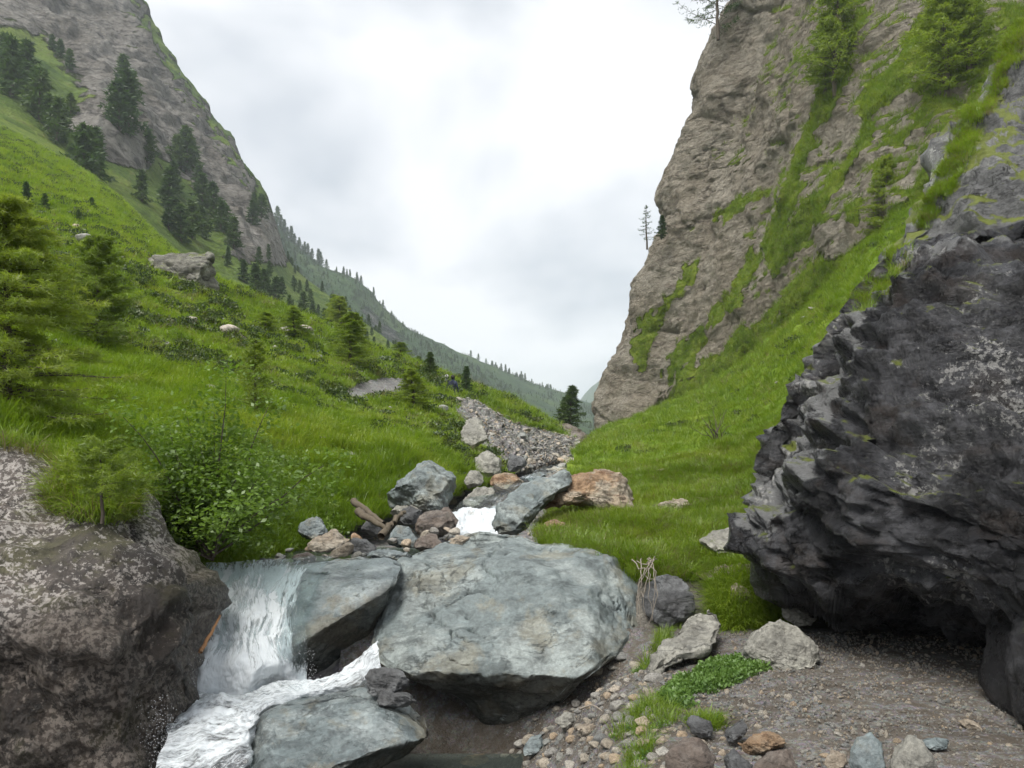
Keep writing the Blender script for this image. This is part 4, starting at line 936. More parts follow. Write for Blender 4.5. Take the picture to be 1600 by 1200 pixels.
p = sample(K, near, 28000, power=1.2); scatter('bank_grass', p, R.uniform(.4, .95, len(p)), rnd_rot(len(p)), G_LUSH + G_SHORT[:2] + G_DRY[:1], 'long lush grass on the right bank', 'grass')
p = sample(K, farr, 22000, power=1.5); scatter('cliff_foot_grass', p, np.clip(p[:, 1] / 18, 1, 2.4) * R.uniform(.7, 1.2, len(p)), rnd_rot(len(p)), G_SHORT + G_LUSH[:1], 'grass on the slope at the foot of the cliff', 'grass')
for k in R.choice(np.where(Km & (K['v'][:, 1] > 9.5) & (K['v'][:, 1] < 45) & (K['px'] < 1330))[0], 26, replace=False):
    pk = K['v'][k]; put_stone(pk, R.uniform(4, 13) / F * pk[1], 'flat grey stone half sunk in the turf of the right bank', 'stones sunk in the right bank turf', PLATES, 0.25, name='rock', cat='rock', sink=0.2)
p = sample(K, np.where(Km & (K['v'][:, 1] > 12) & (K['v'][:, 1] < 60))[0], 2600, power=1.4); p = p[fbm(p * .5 + 12, 3) > 0.16]
scatter('bank_heath', p, np.clip(p[:, 1] / 22, .5, 1.6) * R.uniform(.5, 1.1, len(p)), rnd_rot(len(p)), HEATH, 'dark low scrub patches on the right bank', 'heath')
dry('dry_bank_grass', K, np.where(Km & (K['v'][:, 1] < 60))[0], 6000, 0.10, 'straw-coloured dry tufts on the right bank')
FC = LOFT['rock_cliff']; ci = np.where((FC['a']['rock'] < 0.45) & (FC['v'][:, 1] < 100) & facing(FC) & (FC['px'] < 1620) & (FC['py'] > -20))[0]
p = sample(FC, ci, 9000, power=1.2); scatter('cliff_grass', p, R.uniform(1.4, 2.6, len(p)), rnd_rot(len(p), .5), G_SHORT + G_LUSH[:1], 'grass bands growing on the ledges of the cliff', 'grass')
def on_rock(lbl, region, n, nzmin=0.15):
    v, q, nr = ROCKS[lbl]; px, py = proj(v)
    ok = np.where(in_poly(px, py, region) & (nr[:, 2] > nzmin) & (nr[:, 1] < 0.5))[0]
    if len(ok) == 0: return np.zeros((0, 3))
    return v[R.choice(ok, n)] + R.normal(size=(n, 3)) * 0.015
LB = 'big lichen-speckled brown rock left of the waterfall'
p = np.concatenate([on_rock(LB, [(-50,640),(0,672),(70,685),(140,725),(205,770),(200,790),(130,752),(60,715),(-50,690)], 900), on_rock(LB, [(75,770),(110,752),(190,775),(205,805),(150,815),(95,800)], 500)])
scatter('rock_edge_grass', p, R.uniform(.6, 1.1, len(p)), rnd_rot(len(p), .5), G_LUSH + G_DRY, 'grass and dry tufts hanging over the lichen rock', 'grass')
OB, MO = 'huge black overhanging rock with a dark hollow beneath it', 'grey mossy outcrop rising above the black rock'
p = np.concatenate([on_rock(MO, [(1420,350),(1480,250),(1500,180),(1545,110),(1600,20),(1620,60),(1560,150),(1510,260),(1450,360)], 2200, 0.05), on_rock(OB, [(1330,470),(1380,400),(1430,390),(1400,440),(1350,490)], 260, 0.1)])
scatter('outcrop_grass', p, R.uniform(.3, .65, len(p)), rnd_rot(len(p), .5), G_LUSH + G_DRY[:1], 'grass fringing the mossy outcrop', 'grass')
def on_gravel_pts(poly, n):
    xs = [q[0] for q in poly]; ys = [q[1] for q in poly]; out = []
    while len(out) < n:
        a, b = R.uniform(min(xs), max(xs)), R.uniform(min(ys), max(ys))
        if in_poly(np.array([a]), np.array([b]), poly)[0]:
            D = (EYE - 0.1) * F / (b - HY); x = (a - 800) / F * D; out.append((x, D, float(ground_z(np.array([x]), np.array([D]))[0])))
    return np.array(out)
p = on_gravel_pts([(1035,1090),(1060,1065),(1110,1045),(1160,1035),(1215,1048),(1180,1060),(1120,1080),(1070,1105)], 1300); p = p[fbm(p * 3.5 + 2, 3) > -0.12]
scatter('herb_patch', p, R.uniform(.45, .9, len(p)), rnd_rot(len(p)), HERB, 'patch of fresh green herbs below the slanting slab', 'herbs')
p = np.concatenate([on_gravel_pts([(960,1110),(1000,1090),(1040,1090),(1070,1110),(1040,1130),(1010,1160),(980,1150),(990,1125)], 130), on_gravel_pts([(1075,1120),(1120,1120),(1130,1135),(1090,1140)], 60), on_gravel_pts([(950,1165),(1000,1150),(1020,1190),(960,1198)], 70), on_gravel_pts([(985,1030),(1050,975),(1060,985),(1000,1035)], 60)])
scatter('gravel_grass', p, R.uniform(.3, .65, len(p)), rnd_rot(len(p)), G_SHORT + G_LUSH + HERB[:1], 'sparse grass tufts growing out of the gravel', 'grass')
# grass tongue between the two pale rocks
kk = np.where((K['px'] > 1120) & (K['px'] < 1245) & (K['py'] > 890) & (K['py'] < 1030))[0]
p = sample(K, kk, 1500, power=1.0); scatter('rock_gap_grass', p, R.uniform(.7, 1.3, len(p)), rnd_rot(len(p)), G_LUSH, 'grass tongue between the pale slab and the pale boulder', 'grass')
# fine gravel
n = 14000; a, b = R.uniform(-0.1, 4.2, n), 3.6 + R.random(n) * 3.6
z = ground_z(a, b); k = z > -0.72; p = np.stack([a, b, z + 0.004], -1)[k]
PEB = [bpy.data.objects.new('pebble', stone_mesh('pebble', 80 + s, 1, 0.5)) for s in range(5)]
scatter('fine_gravel', p, R.uniform(.004, .016, len(p)) * (1 + 1.2 * (R.random(len(p)) > .93)), rnd_rot(len(p), 1.5), PEB, 'fine gravel and grit on the bank', 'gravel')
sc_i = np.where(H['a']['scree'] > 0.6)[0]; sc_i = sc_i[(H['v'][sc_i, 1] > 13) & ~in_poly(H['px'][sc_i], H['py'][sc_i], [(530,585),(650,585),(650,620),(530,620)])]
p = sample(H, sc_i, 5000, power=1.6)
yb = R.uniform(11, 46, 3500); xb = np.interp(yb, [11, 16, 22, 32, 45], [-0.5, 0.35, 0.95, 1.9, 3.7]) + R.normal(size=3500) * .06 * yb
p = np.concatenate([p, np.stack([xb, yb, ground_z(xb, yb) - .06], -1)])
scatter('scree_rubble', p, R.uniform(1.2, 4.5, len(p)) / F * p[:, 1], rnd_rot(len(p), .9), [bpy.data.objects.new('rubble', m) for m in PLATES], 'small rubble filling the scree and the stream bed', 'rubble')

# ------------------------------------------------------------------ water
def surfD(lbl, px, py):
    v, q, nr = ROCKS[lbl]; f = ((np.array([0, 0, EYE]) - v) * nr).sum(1) > 0
    v = v[f]; x, y = proj(v); out = []
    for a, b in zip(px, py):
        d = (x - a) ** 2 + (y - b) ** 2; k = np.argpartition(d, 6)[:6]; w = 1 / (d[k] + 4); out.append((v[k, 1] * w).sum() / w.sum())
    return np.array(out)
def water_sheet(name, ctrl, nv, nu, mat, amp, foam, fr=3.0):
    v, q = loft(ctrl, nv, nu); n = normals(v, q)
    if ((np.array([0, 0, EYE]) - v) * n).sum(1).mean() < 0: q = q[:, ::-1]; n = -n
    v = v + n * (amp * (fbm(v * fr, 4) + 0.4 * fbm(v * fr * 4, 3)))[:, None]
    me = mesh_np(name, v, q, mat)
    iu = np.tile(np.linspace(0, 1, nu), nv); iv = np.repeat(np.linspace(0, 1, nv), nu)
    attr(me, 'foam', foam(iu, iv, v))
    uv = me.uv_layers.new(name='UVMap'); li = np.zeros(len(me.loops), np.int32); me.loops.foreach_get('vertex_index', li)
    uv.data.foreach_set('uv', np.stack([iu[li], iv[li]], -1).astype(np.float32).ravel())
    return tag(link(name, me), kind='structure')
ys = [882, 900, 925, 960, 1000, 1040, 1075, 1100]
SL = 'smooth wet slab that the waterfall runs over'
ctrl = []
for y in ys:
    l = np.interp(y, [882, 930, 1000, 1060, 1100], [294, 300, 296, 288, 280]); r = np.interp(y, [882, 930, 980, 1010, 1075, 1100], [520, 485, 472, 480, 480, 480])
    xs = np.linspace(l, r, 8); yv = y + (xs - l) / (r - l) * (-14 if y < 920 else 0)
    d = surfD(SL, xs, yv) - 0.07 - 0.10 * sstep(900, 1040, y); d = np.minimum(d, np.interp(y, [882, 1100], [7.9, 6.75]))
    if y > 1060: d = np.maximum(d, 6.62)
    ctrl.append([(a, b, c) for a, b, c in zip(xs, yv, d)])
water_sheet('waterfall', ctrl, 120, 110, M['fall'], 0.035, lambda u, w, v: 0.20 - 0.33 * sstep(0.74, 0.98, u) * (1 - 0.5 * sstep(.55, .9, w)) - 0.10 * np.exp(-((u - .76) / .06) ** 2) + 0.30 * sstep(.68, .92, w) - 0.22 * sstep(.2, 0, w) + 0.05 * fbm(v * 3, 3))
ctrl2 = [[(a + 6 * math.sin(3.1 * k + j), b, c - 0.05 - 0.05 * math.sin(2.2 * j)) for j, (a, b, c) in enumerate(r)] for k, r in enumerate(ctrl)]
water_sheet('waterfall', ctrl2, 110, 100, M['fall'], 0.07, lambda u, w, v: 0.06 - 0.28 * sstep(0.68, 0.95, u) * (1 - 0.6 * sstep(.5, .8, w)) + 0.25 * sstep(.6, .9, w) - 0.3 * sstep(.3, 0, w) + 0.22 * fbm(v * 2.3 + 3, 3))
water_sheet('rushing_water', [
  [(590,1000,7.0),(560,1030,6.8),(520,1052,6.7),(470,1066,6.65),(400,1076,6.75),(340,1082,6.75),(300,1085,6.4),(255,1100,6.2)],
  [(592,1020,6.7),(560,1052,6.5),(520,1070,6.4),(470,1080,6.35),(400,1088,6.3),(345,1096,6.2),(298,1105,6.1),(255,1120,5.9)],
  [(594,1045,6.6),(565,1078,6.5),(520,1086,6.42),(470,1094,6.32),(420,1104,6.15),(390,1122,5.8),(330,1135,5.7),(262,1150,5.6)],
  [(596,1075,6.8),(570,1105,6.7),(522,1108,6.6),(470,1118,6.5),(420,1130,6.2),(388,1160,5.55),(320,1185,5.45),(245,1195,5.4)],
  [(600,1100,7.0),(575,1130,6.9),(525,1135,6.8),(470,1150,6.7),(420,1165,6.3),(386,1235,5.25),(310,1270,5.1),(225,1280,5.0)]],
  110, 190, M['foam'], 0.10, lambda u, w, v: 0.09 + 0.10 * fbm(v * 4, 3) - 0.25 * sstep(.15, 0, u) * 0 - 0.14 * sstep(.6, 1, w) * sstep(.55, .8, u))
water_sheet('upper_cascade', [
  [(694,800,11.4),(730,794,11.5),(790,792,11.4)], [(700,806,11.1),(738,800,11.2),(790,802,11.1)], [(712,820,10.8),(745,824,10.8),(790,820,10.8)], [(716,850,10.5),(748,850,10.4),(790,850,10.5)]],
  50, 60, M['fall'], 0.16, lambda u, w, v: 0.10 + 0.12 * w + 0.15 * fbm(v * 4, 3))
water_sheet('upper_stream', [[(700,803,11.1),(735,796,11.3),(775,792,11.3)], [(735,775,13),(770,772,13),(800,768,13)], [(790,752,15.5),(815,750,15.5),(838,748,15.5)], [(825,741,18.5),(842,740,18.5),(862,739,18.5)], [(850,728,24),(870,726,24),(890,725,24)]],
  60, 24, M['foam'], 0.04, lambda u, w, v: -0.12 + 0.2 * fbm(v * 1.2, 2))
def flat_water(name, pts):
    z = pts[0][2]; bm = bmesh.new(); bm.faces.new([bm.verts.new(p) for p in pts]); me = bpy.data.meshes.new(name); bm.to_mesh(me); bm.free(); me.materials.append(M['water'])
    return tag(link(name, me), kind='structure')
flat_water('pool_water', [(-1.7, 2.0, -.74), (0.5, 2.0, -.74), (0.5, 6.7, -.74), (-1.3, 6.7, -.74), (-1.7, 5.6, -.74)])
flat_water('lip_water', [(-4.2, 7.75, .60), (-1.25, 7.95, .60), (-0.6, 10.3, .60), (-4.2, 10.0, .60)])
def drop_src():
    return bpy.data.objects.new('drop', stone_mesh('drop', 5, 1, 0.9))
ds = drop_src(); ds.data.materials.clear(); ds.data.materials.append(flat_mat('white_drops', (0.88, 0.9, 0.92), 0.3))
n = 1500; u = R.random(n)
p = np.stack([P(a, b, d) for a, b, d in zip(300 + 190 * u + R.normal(size=n) * 8, 1078 - np.abs(R.normal(size=n)) * 28 - 10 * R.random(n), 6.35 - 0.25 * R.random(n))])
p2 = np.stack([P(a, b, d) for a, b, d in zip(255 + R.normal(size=500) * 18, 1150 + R.normal(size=500) * 32, 5.45 + .1 * R.random(500))])
p = np.concatenate([p, p2]); scatter('water_spray', p, R.uniform(.0012, .0036, len(p)), rnd_rot(len(p), 1), [ds], 'white spray drops at the foot of the waterfall', 'spray')

# ------------------------------------------------------------------ trees
def tube(path, rad, sides=6):
    path = np.asarray(path, float); n = len(path); V = []
    for k in range(n):
        d = path[min(k + 1, n - 1)] - path[max(k - 1, 0)]; d /= np.linalg.norm(d) + 1e-9
        a = np.cross(d, (0.3, 0.9, 0.1)); a /= np.linalg.norm(a) + 1e-9; b = np.cross(d, a)
        for s in range(sides):
            t = 2 * math.pi * s / sides; V.append(path[k] + rad[k] * (a * math.cos(t) + b * math.sin(t)))
    return np.array(V), grid_quads(n, sides, True)
def join_parts(parts):
    V, Q, o = [], [], 0
    for v, q in parts: V.append(v); Q.append(q + o); o += len(v)
    return np.concatenate(V), np.concatenate(Q)
def larch_meshes(name, seed, h, rad, nb, tw, tufts, tlen, twid, mat, t0=0.08, droop=0.35, lean=0.0, shape=0.75, sparse=0.0, sides=7):
    rg = np.random.default_rng(seed)
    zs = np.linspace(0, 1, 14); wob = np.cumsum(rg.normal(size=(14, 2)) * 0.006 * h, 0)
    path = np.stack([wob[:, 0] + lean * h * zs ** 1.4, wob[:, 1], zs * h - 0.05 * h * (zs == 0)], -1)
    parts = [tube(path, 0.022 * h * (1 - zs) ** 0.8 + 0.002 * h, sides)]
    C, Dv = [], []
    for i in range(nb):
        t = t0 + (0.99 - t0) * ((i + rg.random()) / nb) ** 0.9
        if rg.random() < sparse: continue
        st = np.array([np.interp(t, zs, path[:, k]) for k in range(3)])
        az = i * 2.399 + rg.normal() * 0.5
        L = rad * ((1 - t) ** shape + 0.06) * rg.uniform(0.55, 1.15) * min(1, 0.55 + (t - t0) / 0.15)
        out = np.array([math.cos(az), math.sin(az), 0]); sid = np.array([-out[1], out[0], 0]); rise = rg.uniform(0.05, 0.35)
        ss = np.linspace(0, 1, 6); bp = st + out * (L * ss)[:, None] + np.array([0, 0, 1]) * (L * (rise * ss - (droop + rise * .4) * ss ** 2 + 0.18 * ss ** 4))[:, None]
        parts.append(tube(bp, (0.006 * h * (1 - t * .6)) * (1 - ss * .85), 4 if sides > 4 else 3))
        for s_ in np.linspace(0.12, 1.0, tw):
            c0 = np.array([np.interp(s_, ss, bp[:, k]) for k in range(3)])
            for sg in (-1, 1):
                tl = L * 0.34 * (1.15 - s_) * rg.uniform(0.5, 1.3) + 0.04 * rad
                dr = out * rg.uniform(0.5, 0.9) + sid * sg * rg.uniform(0.5, 1.0) + np.array([0, 0, rg.uniform(-0.45, 0.15)])
                dr /= np.linalg.norm(dr)
                k = rg.random(tufts)[:, None]
                C.append(c0 + dr * tl * k + rg.normal(size=(tufts, 3)) * 0.012 * rad); Dv.append(np.repeat(dr[None], tufts, 0))
    v, q = join_parts(parts)
    trunk = mesh_np(name + '_trunk', v, q, M['bark'])
    C, Dv = np.concatenate(C), np.concatenate(Dv); n = len(C)
    d = Dv * 0.6 + rg.normal(size=(n, 3)) * 0.55; d /= np.linalg.norm(d, axis=1)[:, None]
    w = np.cross(d, rg.normal(size=(n, 3))); w /= np.linalg.norm(w, axis=1)[:, None] + 1e-9
    ln = tlen * rg.uniform(0.6, 1.3, (n, 1))
    return trunk, tris_mesh(name + '_crown', C, d * ln, w * twid * ln / tlen, mat)
def tree(name, meshes, loc, label, scale=1.0, rz=0.0, group=None, cat='tree', tilt=0.0):
    r = empty(name, loc, rz); r.scale = (scale,) * 3; r.rotation_euler.x = tilt
    link('trunk', meshes[0], r); link('crown', meshes[1], r)
    return tag(r, label, cat, group)
# near larches on the left
p = hit(15, 655, 'hillside', 7.5)
tree('larch_tree', larch_meshes('larch', 1, 2.35, 1.15, 170, 10, 30, 0.055, 0.0044, M['larch'], t0=0.02, droop=0.30, shape=0.55), p - np.array([0.05, 0, 0.15]), 'large feathery larch at the left edge above the lichen rock')
p = hit(152, 548, 'hillside', 12)
tree('larch_tree', larch_meshes('larch', 2, 2.45, 0.95, 120, 8, 26, 0.065, 0.006, M['larch'], t0=0.10, droop=0.12, shape=0.5), p - np.array([0, 0, .1]), 'bushy larch standing on the slope below the flat-topped outcrop')
p = hit(398, 650, 'hillside', 10)
tree('larch_tree', larch_meshes('larch', 3, 1.35, 0.52, 70, 6, 14, 0.05, 0.005, M['larch'], t0=0.05, droop=-0.1, shape=0.8), p - np.array([0, 0, .05]), 'small young larch behind the leafy bush')
p = np.array(P(160, 812, 5.6))
tree('larch_sapling', larch_meshes('larch', 4, 0.55, 0.42, 36, 9, 18, 0.035, 0.003, M['larch'], t0=0.25, droop=0.05, shape=0.3), p, 'tiny larch sapling growing on top of the lichen rock', cat='sapling')
# mid-size larches
MID = [larch_meshes('mid_larch', 20 + k, 5.0, 1.6, 85, 7, 16, 0.15, 0.015, M['larch'], t0=0.06, droop=0.15 + .1 * k, shape=0.7) for k in range(3)]
DARK = [larch_meshes('dark_conifer', 30 + k, 5.0, 1.25, 80, 6, 6, 0.22, 0.036, M['pine'], t0=0.04, droop=0.25, shape=0.85) for k in range(3)]
FIR = [larch_meshes('far_conifer', 40 + k, 5.0, 1.05 + .2 * k, 46, 4, 4, 0.42, 0.085, M['pine'], t0=0.03, droop=0.3, shape=0.85, sides=4) for k in range(4)]
def place(px, py, hpx, lofts, kind, label, group=None, name='larch_tree', dmin=0.0, wide=1.0, out=0.0):
    p = hit(px, py, lofts, dmin); p[0] -= out; p[1] -= out; s = hpx / F * p[1] / 5.0
    o = tree(name, kind, p - np.array([0, 0, 0.12 * s]), label, s, rnd.uniform(0, 6.28), group)
    o.scale = (s * wide, s * wide, s); return o
for (px, py, h, k, l, w) in [
   (522,552,72,MID[0],'tall larch in the clump above the path, left one',1.5),(545,578,70,MID[1],'broad larch in the clump above the path, nearest the boulder',1.7),(533,540,60,MID[2],'larch at the back of the clump above the path',1.4),(560,575,60,MID[0],'slim larch at the right side of the clump above the path',1.2),
   (416,530,34,MID[1],'low round larch on the hillside left of the path clump',2.4),(460,532,42,MID[2],'low larch bush on the hillside next to the path clump',2.0),(625,568,26,MID[0],'small larch bush right above the pale path boulder',2.6),
   (645,638,50,MID[1],'round larch shrub on the bank below the path end',2.0),(654,600,34,DARK[0],'left of two small conifers behind the path',1.5),(670,598,38,DARK[1],'right of two small conifers behind the path',1.5),(729,618,36,DARK[2],'small dark conifer beside the hikers',1.3)]:
    place(px, py, h * 1.3, 'hillside', k, l, wide=w, dmin=20)
for (px, py, h, D, l) in [(890,668,66,62,'lone pine on the knoll in the valley gap, taller stem'),(880,668,48,62.5,'lower pine beside the lone pine on the knoll')]:
    tree('pine_tree', DARK[1], P(px, py, D), l, h / F * D / 5.0 * 1.0, 1.0).scale = (h / F * D / 5 * 1.7, h / F * D / 5 * 1.7, h / F * D / 5)
# knoll under the pines
small('rocky_knoll', [(835,690),(850,668),(870,662),(900,664),(925,678),(945,700),(900,712),(850,705)], 60, 'brown', 'dark rocky knoll under the lone pine in the valley gap', seed=120, thick=0.9, cat='knoll')
# cliff trees
for (px, py, h, k, l, w) in [(1305,138,185,MID[0],'big larch clinging high on the cliff face',1.05),(1292,140,120,MID[1],'smaller larch beside the big one on the cliff face',1.3),(1480,150,200,MID[2],'wide larch in the upper right above the grass gully',1.3),(1515,120,170,MID[0],'larch behind the wide one at the upper right',1.2),
                          (1385,372,135,MID[1],'single larch standing at the foot of the cliff beside the black rock',1.05)]:
    place(px, py, h, 'rock_cliff', k, l, wide=w)
E1 = larch_meshes('edge_larch', 61, 5.0, 2.5, 44, 8, 9, 0.2, 0.02, M['pine'], t0=0.06, droop=0.05, shape=0.3, sparse=0.25, lean=-0.12)
place(1133, 60, 125, 'rock_cliff', E1, 'gnarled larch leaning out at the top edge of the cliff', wide=1.0, name='larch_tree', out=0.8)
E2 = larch_meshes('bare_larch', 62, 5.0, 1.3, 40, 6, 4, 0.16, 0.016, M['pine'], t0=0.15, droop=0.1, shape=0.7, sparse=0.2)
place(1033, 392, 66, 'rock_cliff', E2, 'thin half-bare larch on the cliff edge', wide=1.0, out=1.6); place(1047, 375, 36, 'rock_cliff', DARK[0], 'small bushy conifer on the cliff edge', wide=1.4, out=1.0)
place(1050, 310, 22, 'rock_cliff', DARK[2], 'tiny shrub on the cliff edge below the top', wide=1.2); place(993, 520, 26, 'rock_cliff', E2, 'tiny bare sapling low on the cliff edge', wide=1.2)
place(1165, 572, 34, 'right_bank', MID[0], 'low green shrub at the foot of the cliff', wide=2.2, dmin=25)
# conifers on the mountain
far = [(18,150,95),(40,140,80),(62,190,85),(88,222,72),(55,165,60),(75,205,60),(5,120,70),(128,285,92),(150,282,85),(112,272,50),(140,262,60),(188,205,80),(200,200,95),(193,140,58),(205,170,60),(228,250,50),(222,316,52),(290,268,72),(275,262,52),(302,262,45),(265,330,70),(270,300,50),(300,372,62),(282,376,58),(265,360,45),(318,328,60),(335,342,56),(352,378,60),(366,390,52),(310,300,45),(318,370,48),(345,360,50),(95,90,30),(108,110,34),(82,80,26),(110,180,36),
       (40,318,36),(72,328,28),(145,330,22),(125,345,20),(400,462,52),(412,455,36),(430,470,38),(475,485,30),(440,460,28),(395,350,40),(408,342,40),(418,365,34),(398,330,30),(460,455,30),(490,500,26),(505,505,24),(520,512,30),(380,440,36)]
lab = {36:'small lone conifer on the bright meadow, left of a pair',37:'small lone conifer on the bright meadow, right of a pair',15:'single rounded conifer below the crag beside the meadow rim',16:'single rounded conifer on the meadow under the crag',0:'tall conifer at the left edge below the crags'}
def grove(px):
    for lim, l, g in ((112, 'dark conifer in the grove at the left edge under the crag', 'left edge grove'), (165, 'conifer in the clump where the bright meadow meets the crag', 'meadow rim clump'),
                      (240, 'conifer in the narrow gully between two crags', 'gully conifers'), (375, 'conifer in the dense grove behind the flat-topped outcrop', 'grove behind the outcrop')):
        if px < lim: return l, g
    return 'small conifer on the pale slope beyond the hillside crest', 'conifers beyond the crest'
for k, (px, py, h) in enumerate(far):
    on = 'hillside' if k in (36, 37, 38, 39) else 'rocky_mountain'
    place(px, py, h, on, FIR[k % 4], lab.get(k, grove(px)[0]), None if k in lab else grove(px)[1], name='conifer', wide=1.35, dmin=0 if on == 'hillside' else 118)
W = LOFT['wooded_ridge']
for (px, h) in [(435,26),(441,22),(447,24),(452,18),(457,24),(463,16),(470,15),(478,14),(484,16),(490,12),(500,22),(503,20),(512,12),(540,9),(548,8),(560,10),(565,9),(585,8),(600,8),(735,6),(748,7),(785,8),(792,9),(815,8),(823,7)]:
    j = np.where(np.abs(W['px'] - px) < 3)[0]; j = j[np.argmin(W['py'][j])]; p = W['v'][j]; s = (h + 4) / F * p[1] / 5
    tree('conifer', FIR[rnd.randrange(4)], p - np.array([0, 0, .6 * s]), 'tiny conifer on the skyline of the wooded ridge', s, rnd.uniform(0, 6), 'conifers on the skyline of the wooded ridge')
wi = np.where((W['px'] > 380) & (W['px'] < 970) & (W['v'][:, 1] < 960) & (W['v'][:, 1] > 340))[0]
p = sample(W, wi, 8000, power=1.6); dns = fbm(p * .012 + 3, 3) + 0.25 * sstep(560, 440, proj(p)[0]); p = p[dns > 0.02]
FIRO = [bpy.data.objects.new('wood_tree', m[1]) for m in FIR]
scatter('ridge_forest', p, np.where(R.random(len(p)) < .1, R.uniform(.7, 1.3, len(p)), R.uniform(.2, .55, len(p))), rnd_rot(len(p), .05), FIRO, 'far wood and scrub covering the ridge up the valley', 'forest')
bi = np.where((LOFT['rocky_mountain']['px'] > 350) & (LOFT['rocky_mountain']['px'] < 640) & (LOFT['rocky_mountain']['py'] > 400))[0]
p = sample(LOFT['rocky_mountain'], bi, 130, power=1.3)
scatter('mountain_scrub', p, R.uniform(.25, .75, len(p)), rnd_rot(len(p), .05), FIRO, 'scattered scrub on the lower mountain slope', 'scrub')

# leafy bush by the waterfall
rg = np.random.default_rng(77); bc = P(330, 868, 7.7)
rb = empty('leafy_bush', bc); tag(rb, 'leafy green bush overhanging the waterfall lip', 'bush')
parts, tips = [], []
for k in range(26):
    az = rg.uniform(0, 6.28); el = rg.uniform(0.35, 1.5); L = rg.uniform(0.8, 1.75); d = np.array([math.cos(az) * math.cos(el), math.sin(az) * math.cos(el) * .8, math.sin(el)])
    ss = np.linspace(0, 1, 7); pth = d * (L * ss)[:, None] + np.cumsum(rg.normal(size=(7, 3)) * .02, 0) + np.array([0, 0, -0.12]) * (ss ** 2)[:, None]
    parts.append(tube(pth, 0.014 * (1 - .8 * ss), 5)); tips += [pth[j] for j in range(2, 7)]
    for j in range(2, 7):
        for _ in range(3):
            e = rg.normal(size=3); e /= np.linalg.norm(e); e[2] = abs(e[2]) * .5; tips.append(pth[j] + e * rg.uniform(.1, .3))
v, q = join_parts(parts); link('stems', mesh_np('bush_stems', v, q, M['bark']), rb)
tips = np.array(tips); n = 15000
c = tips[rg.integers(0, len(tips), n)] + rg.normal(size=(n, 3)) * np.array([.085, .085, .07]); c = c[c[:, 2] > -0.1]; n = len(c)
d = rg.normal(size=(n, 3)); d[:, 2] = d[:, 2] * .5 - .05; d /= np.linalg.norm(d, axis=1)[:, None]
w = np.cross(d, np.array([0, 0, 1]) + rg.normal(size=(n, 3)) * .45); w /= np.linalg.norm(w, axis=1)[:, None]
ln = rg.uniform(.035, .068, (n, 1))
link('foliage', tris_mesh('bush_foliage', c, d * ln, w * ln * .32, M['bush'], True), rb)
# low shrubs merging into the bank beside the bush
SHR = [leafclump('shrub_tuft', 141 + k, 260, 0.26, 0.045, M['bush'], 0.9) for k in range(3)]
j = np.where((H['px'] > 225) & (H['px'] < 520) & (H['py'] > 690) & (H['py'] < 870) & (H['v'][:, 1] < 12))[0]
p = sample(H, j, 420, power=1.0); m = fbm(p * 1.2, 2) > -0.05; p = p[m]
scatter('bank_shrubs', p, R.uniform(.5, 1.1, len(p)), rnd_rot(len(p)), SHR, 'low leafy undergrowth on the bank around the bush', 'undergrowth')

# ------------------------------------------------------------------ dead wood
def branch(name, pts, r0, mat, label, cat='branch', r1=None):
    A = np.array([P(*q) for q in pts]); A = cr_axis(A, 14) + R.normal(size=(14, 3)) * r0 * .15
    v, q = tube(A, np.linspace(r0, r1 or r0 * .5, 14), 7); o = A.mean(0); o[2] = A[:, 2].min()
    return tag(link(name, mesh_np(name, v - o, q, mat), loc=o), label, cat)
branch('driftwood_log', [(553,782,10.6),(575,800,10.3),(600,818,10.0)], .05, M['wetwood'], 'dark driftwood log lying down to the rock jumble', 'log')
branch('driftwood_log', [(560,800,10.2),(580,812,9.9),(604,826,9.7)], .055, M['wetwood'], 'thick wet log under the driftwood log', 'log')
branch('driftwood_log', [(595,838,9.6),(612,818,9.9),(632,800,10.3)], .05, M['wetwood'], 'bent wet log rising to the right in the rock jumble', 'log')
branch('split_plank', [(313,1020,6.35),(328,992,6.5),(344,962,6.75)], .018, M['redwood'], 'reddish split wood stick standing in the waterfall', 'stick')
branch('dead_stake', [(643,672,17),(648,680,16.8),(654,692,16.4)], .03, M['deadwood'], 'pale dead stake in the left bank grass', 'stake')
branch('thin_stick', [(905,1108,5.6),(925,1102,5.65),(942,1112,5.5)], .008, M['deadwood'], 'thin pale stick at the foot of the giant boulder', 'stick')
rr = empty('dead_roots', P(1005, 870, 8.2)); tag(rr, 'dead roots hanging beside the giant boulder', 'roots')
bo = np.array(P(1005, 870, 8.2))
for k in range(8):
    x0 = 984 + 46 * rnd.random(); x1 = 988 + 40 * rnd.random(); x2 = x1 + rnd.uniform(-14, 14)
    a = np.array([P(x0, 868 + 14 * rnd.random(), 8.1), P((x0 + x1) / 2 + rnd.uniform(-8, 8), 880 + 12 * rnd.random(), 7.75), P(x1, 905 + 20 * rnd.random(), 7.6), P(x2, 930 + 60 * rnd.random(), 7.5)])
    v, q = tube(cr_axis(a, 12) + R.normal(size=(12, 3)) * .012, np.linspace(.007, .002, 12), 5); link('root', mesh_np('root', v - bo, q, M['deadwood']), rr)
ds_ = empty('dead_shrub', hit(1120, 690, 'right_bank', 14)); tag(ds_, 'bare dead shrub in the grass before the cliff', 'shrub')
for k in range(14):
    az = rnd.uniform(0, 6.28); L = rnd.uniform(.5, .95); el = rnd.uniform(.35, 1.2); ss = np.linspace(0, 1, 6)
    d = np.array([math.cos(az) * math.cos(el), math.sin(az) * math.cos(el), math.sin(el)])
    v, q = tube(d * (L * ss)[:, None] + np.cumsum(R.normal(size=(6, 3)) * .03, 0), .012 * (1 - .7 * ss), 4); link('twig', mesh_np('twig', v, q, M['bark']), ds_)

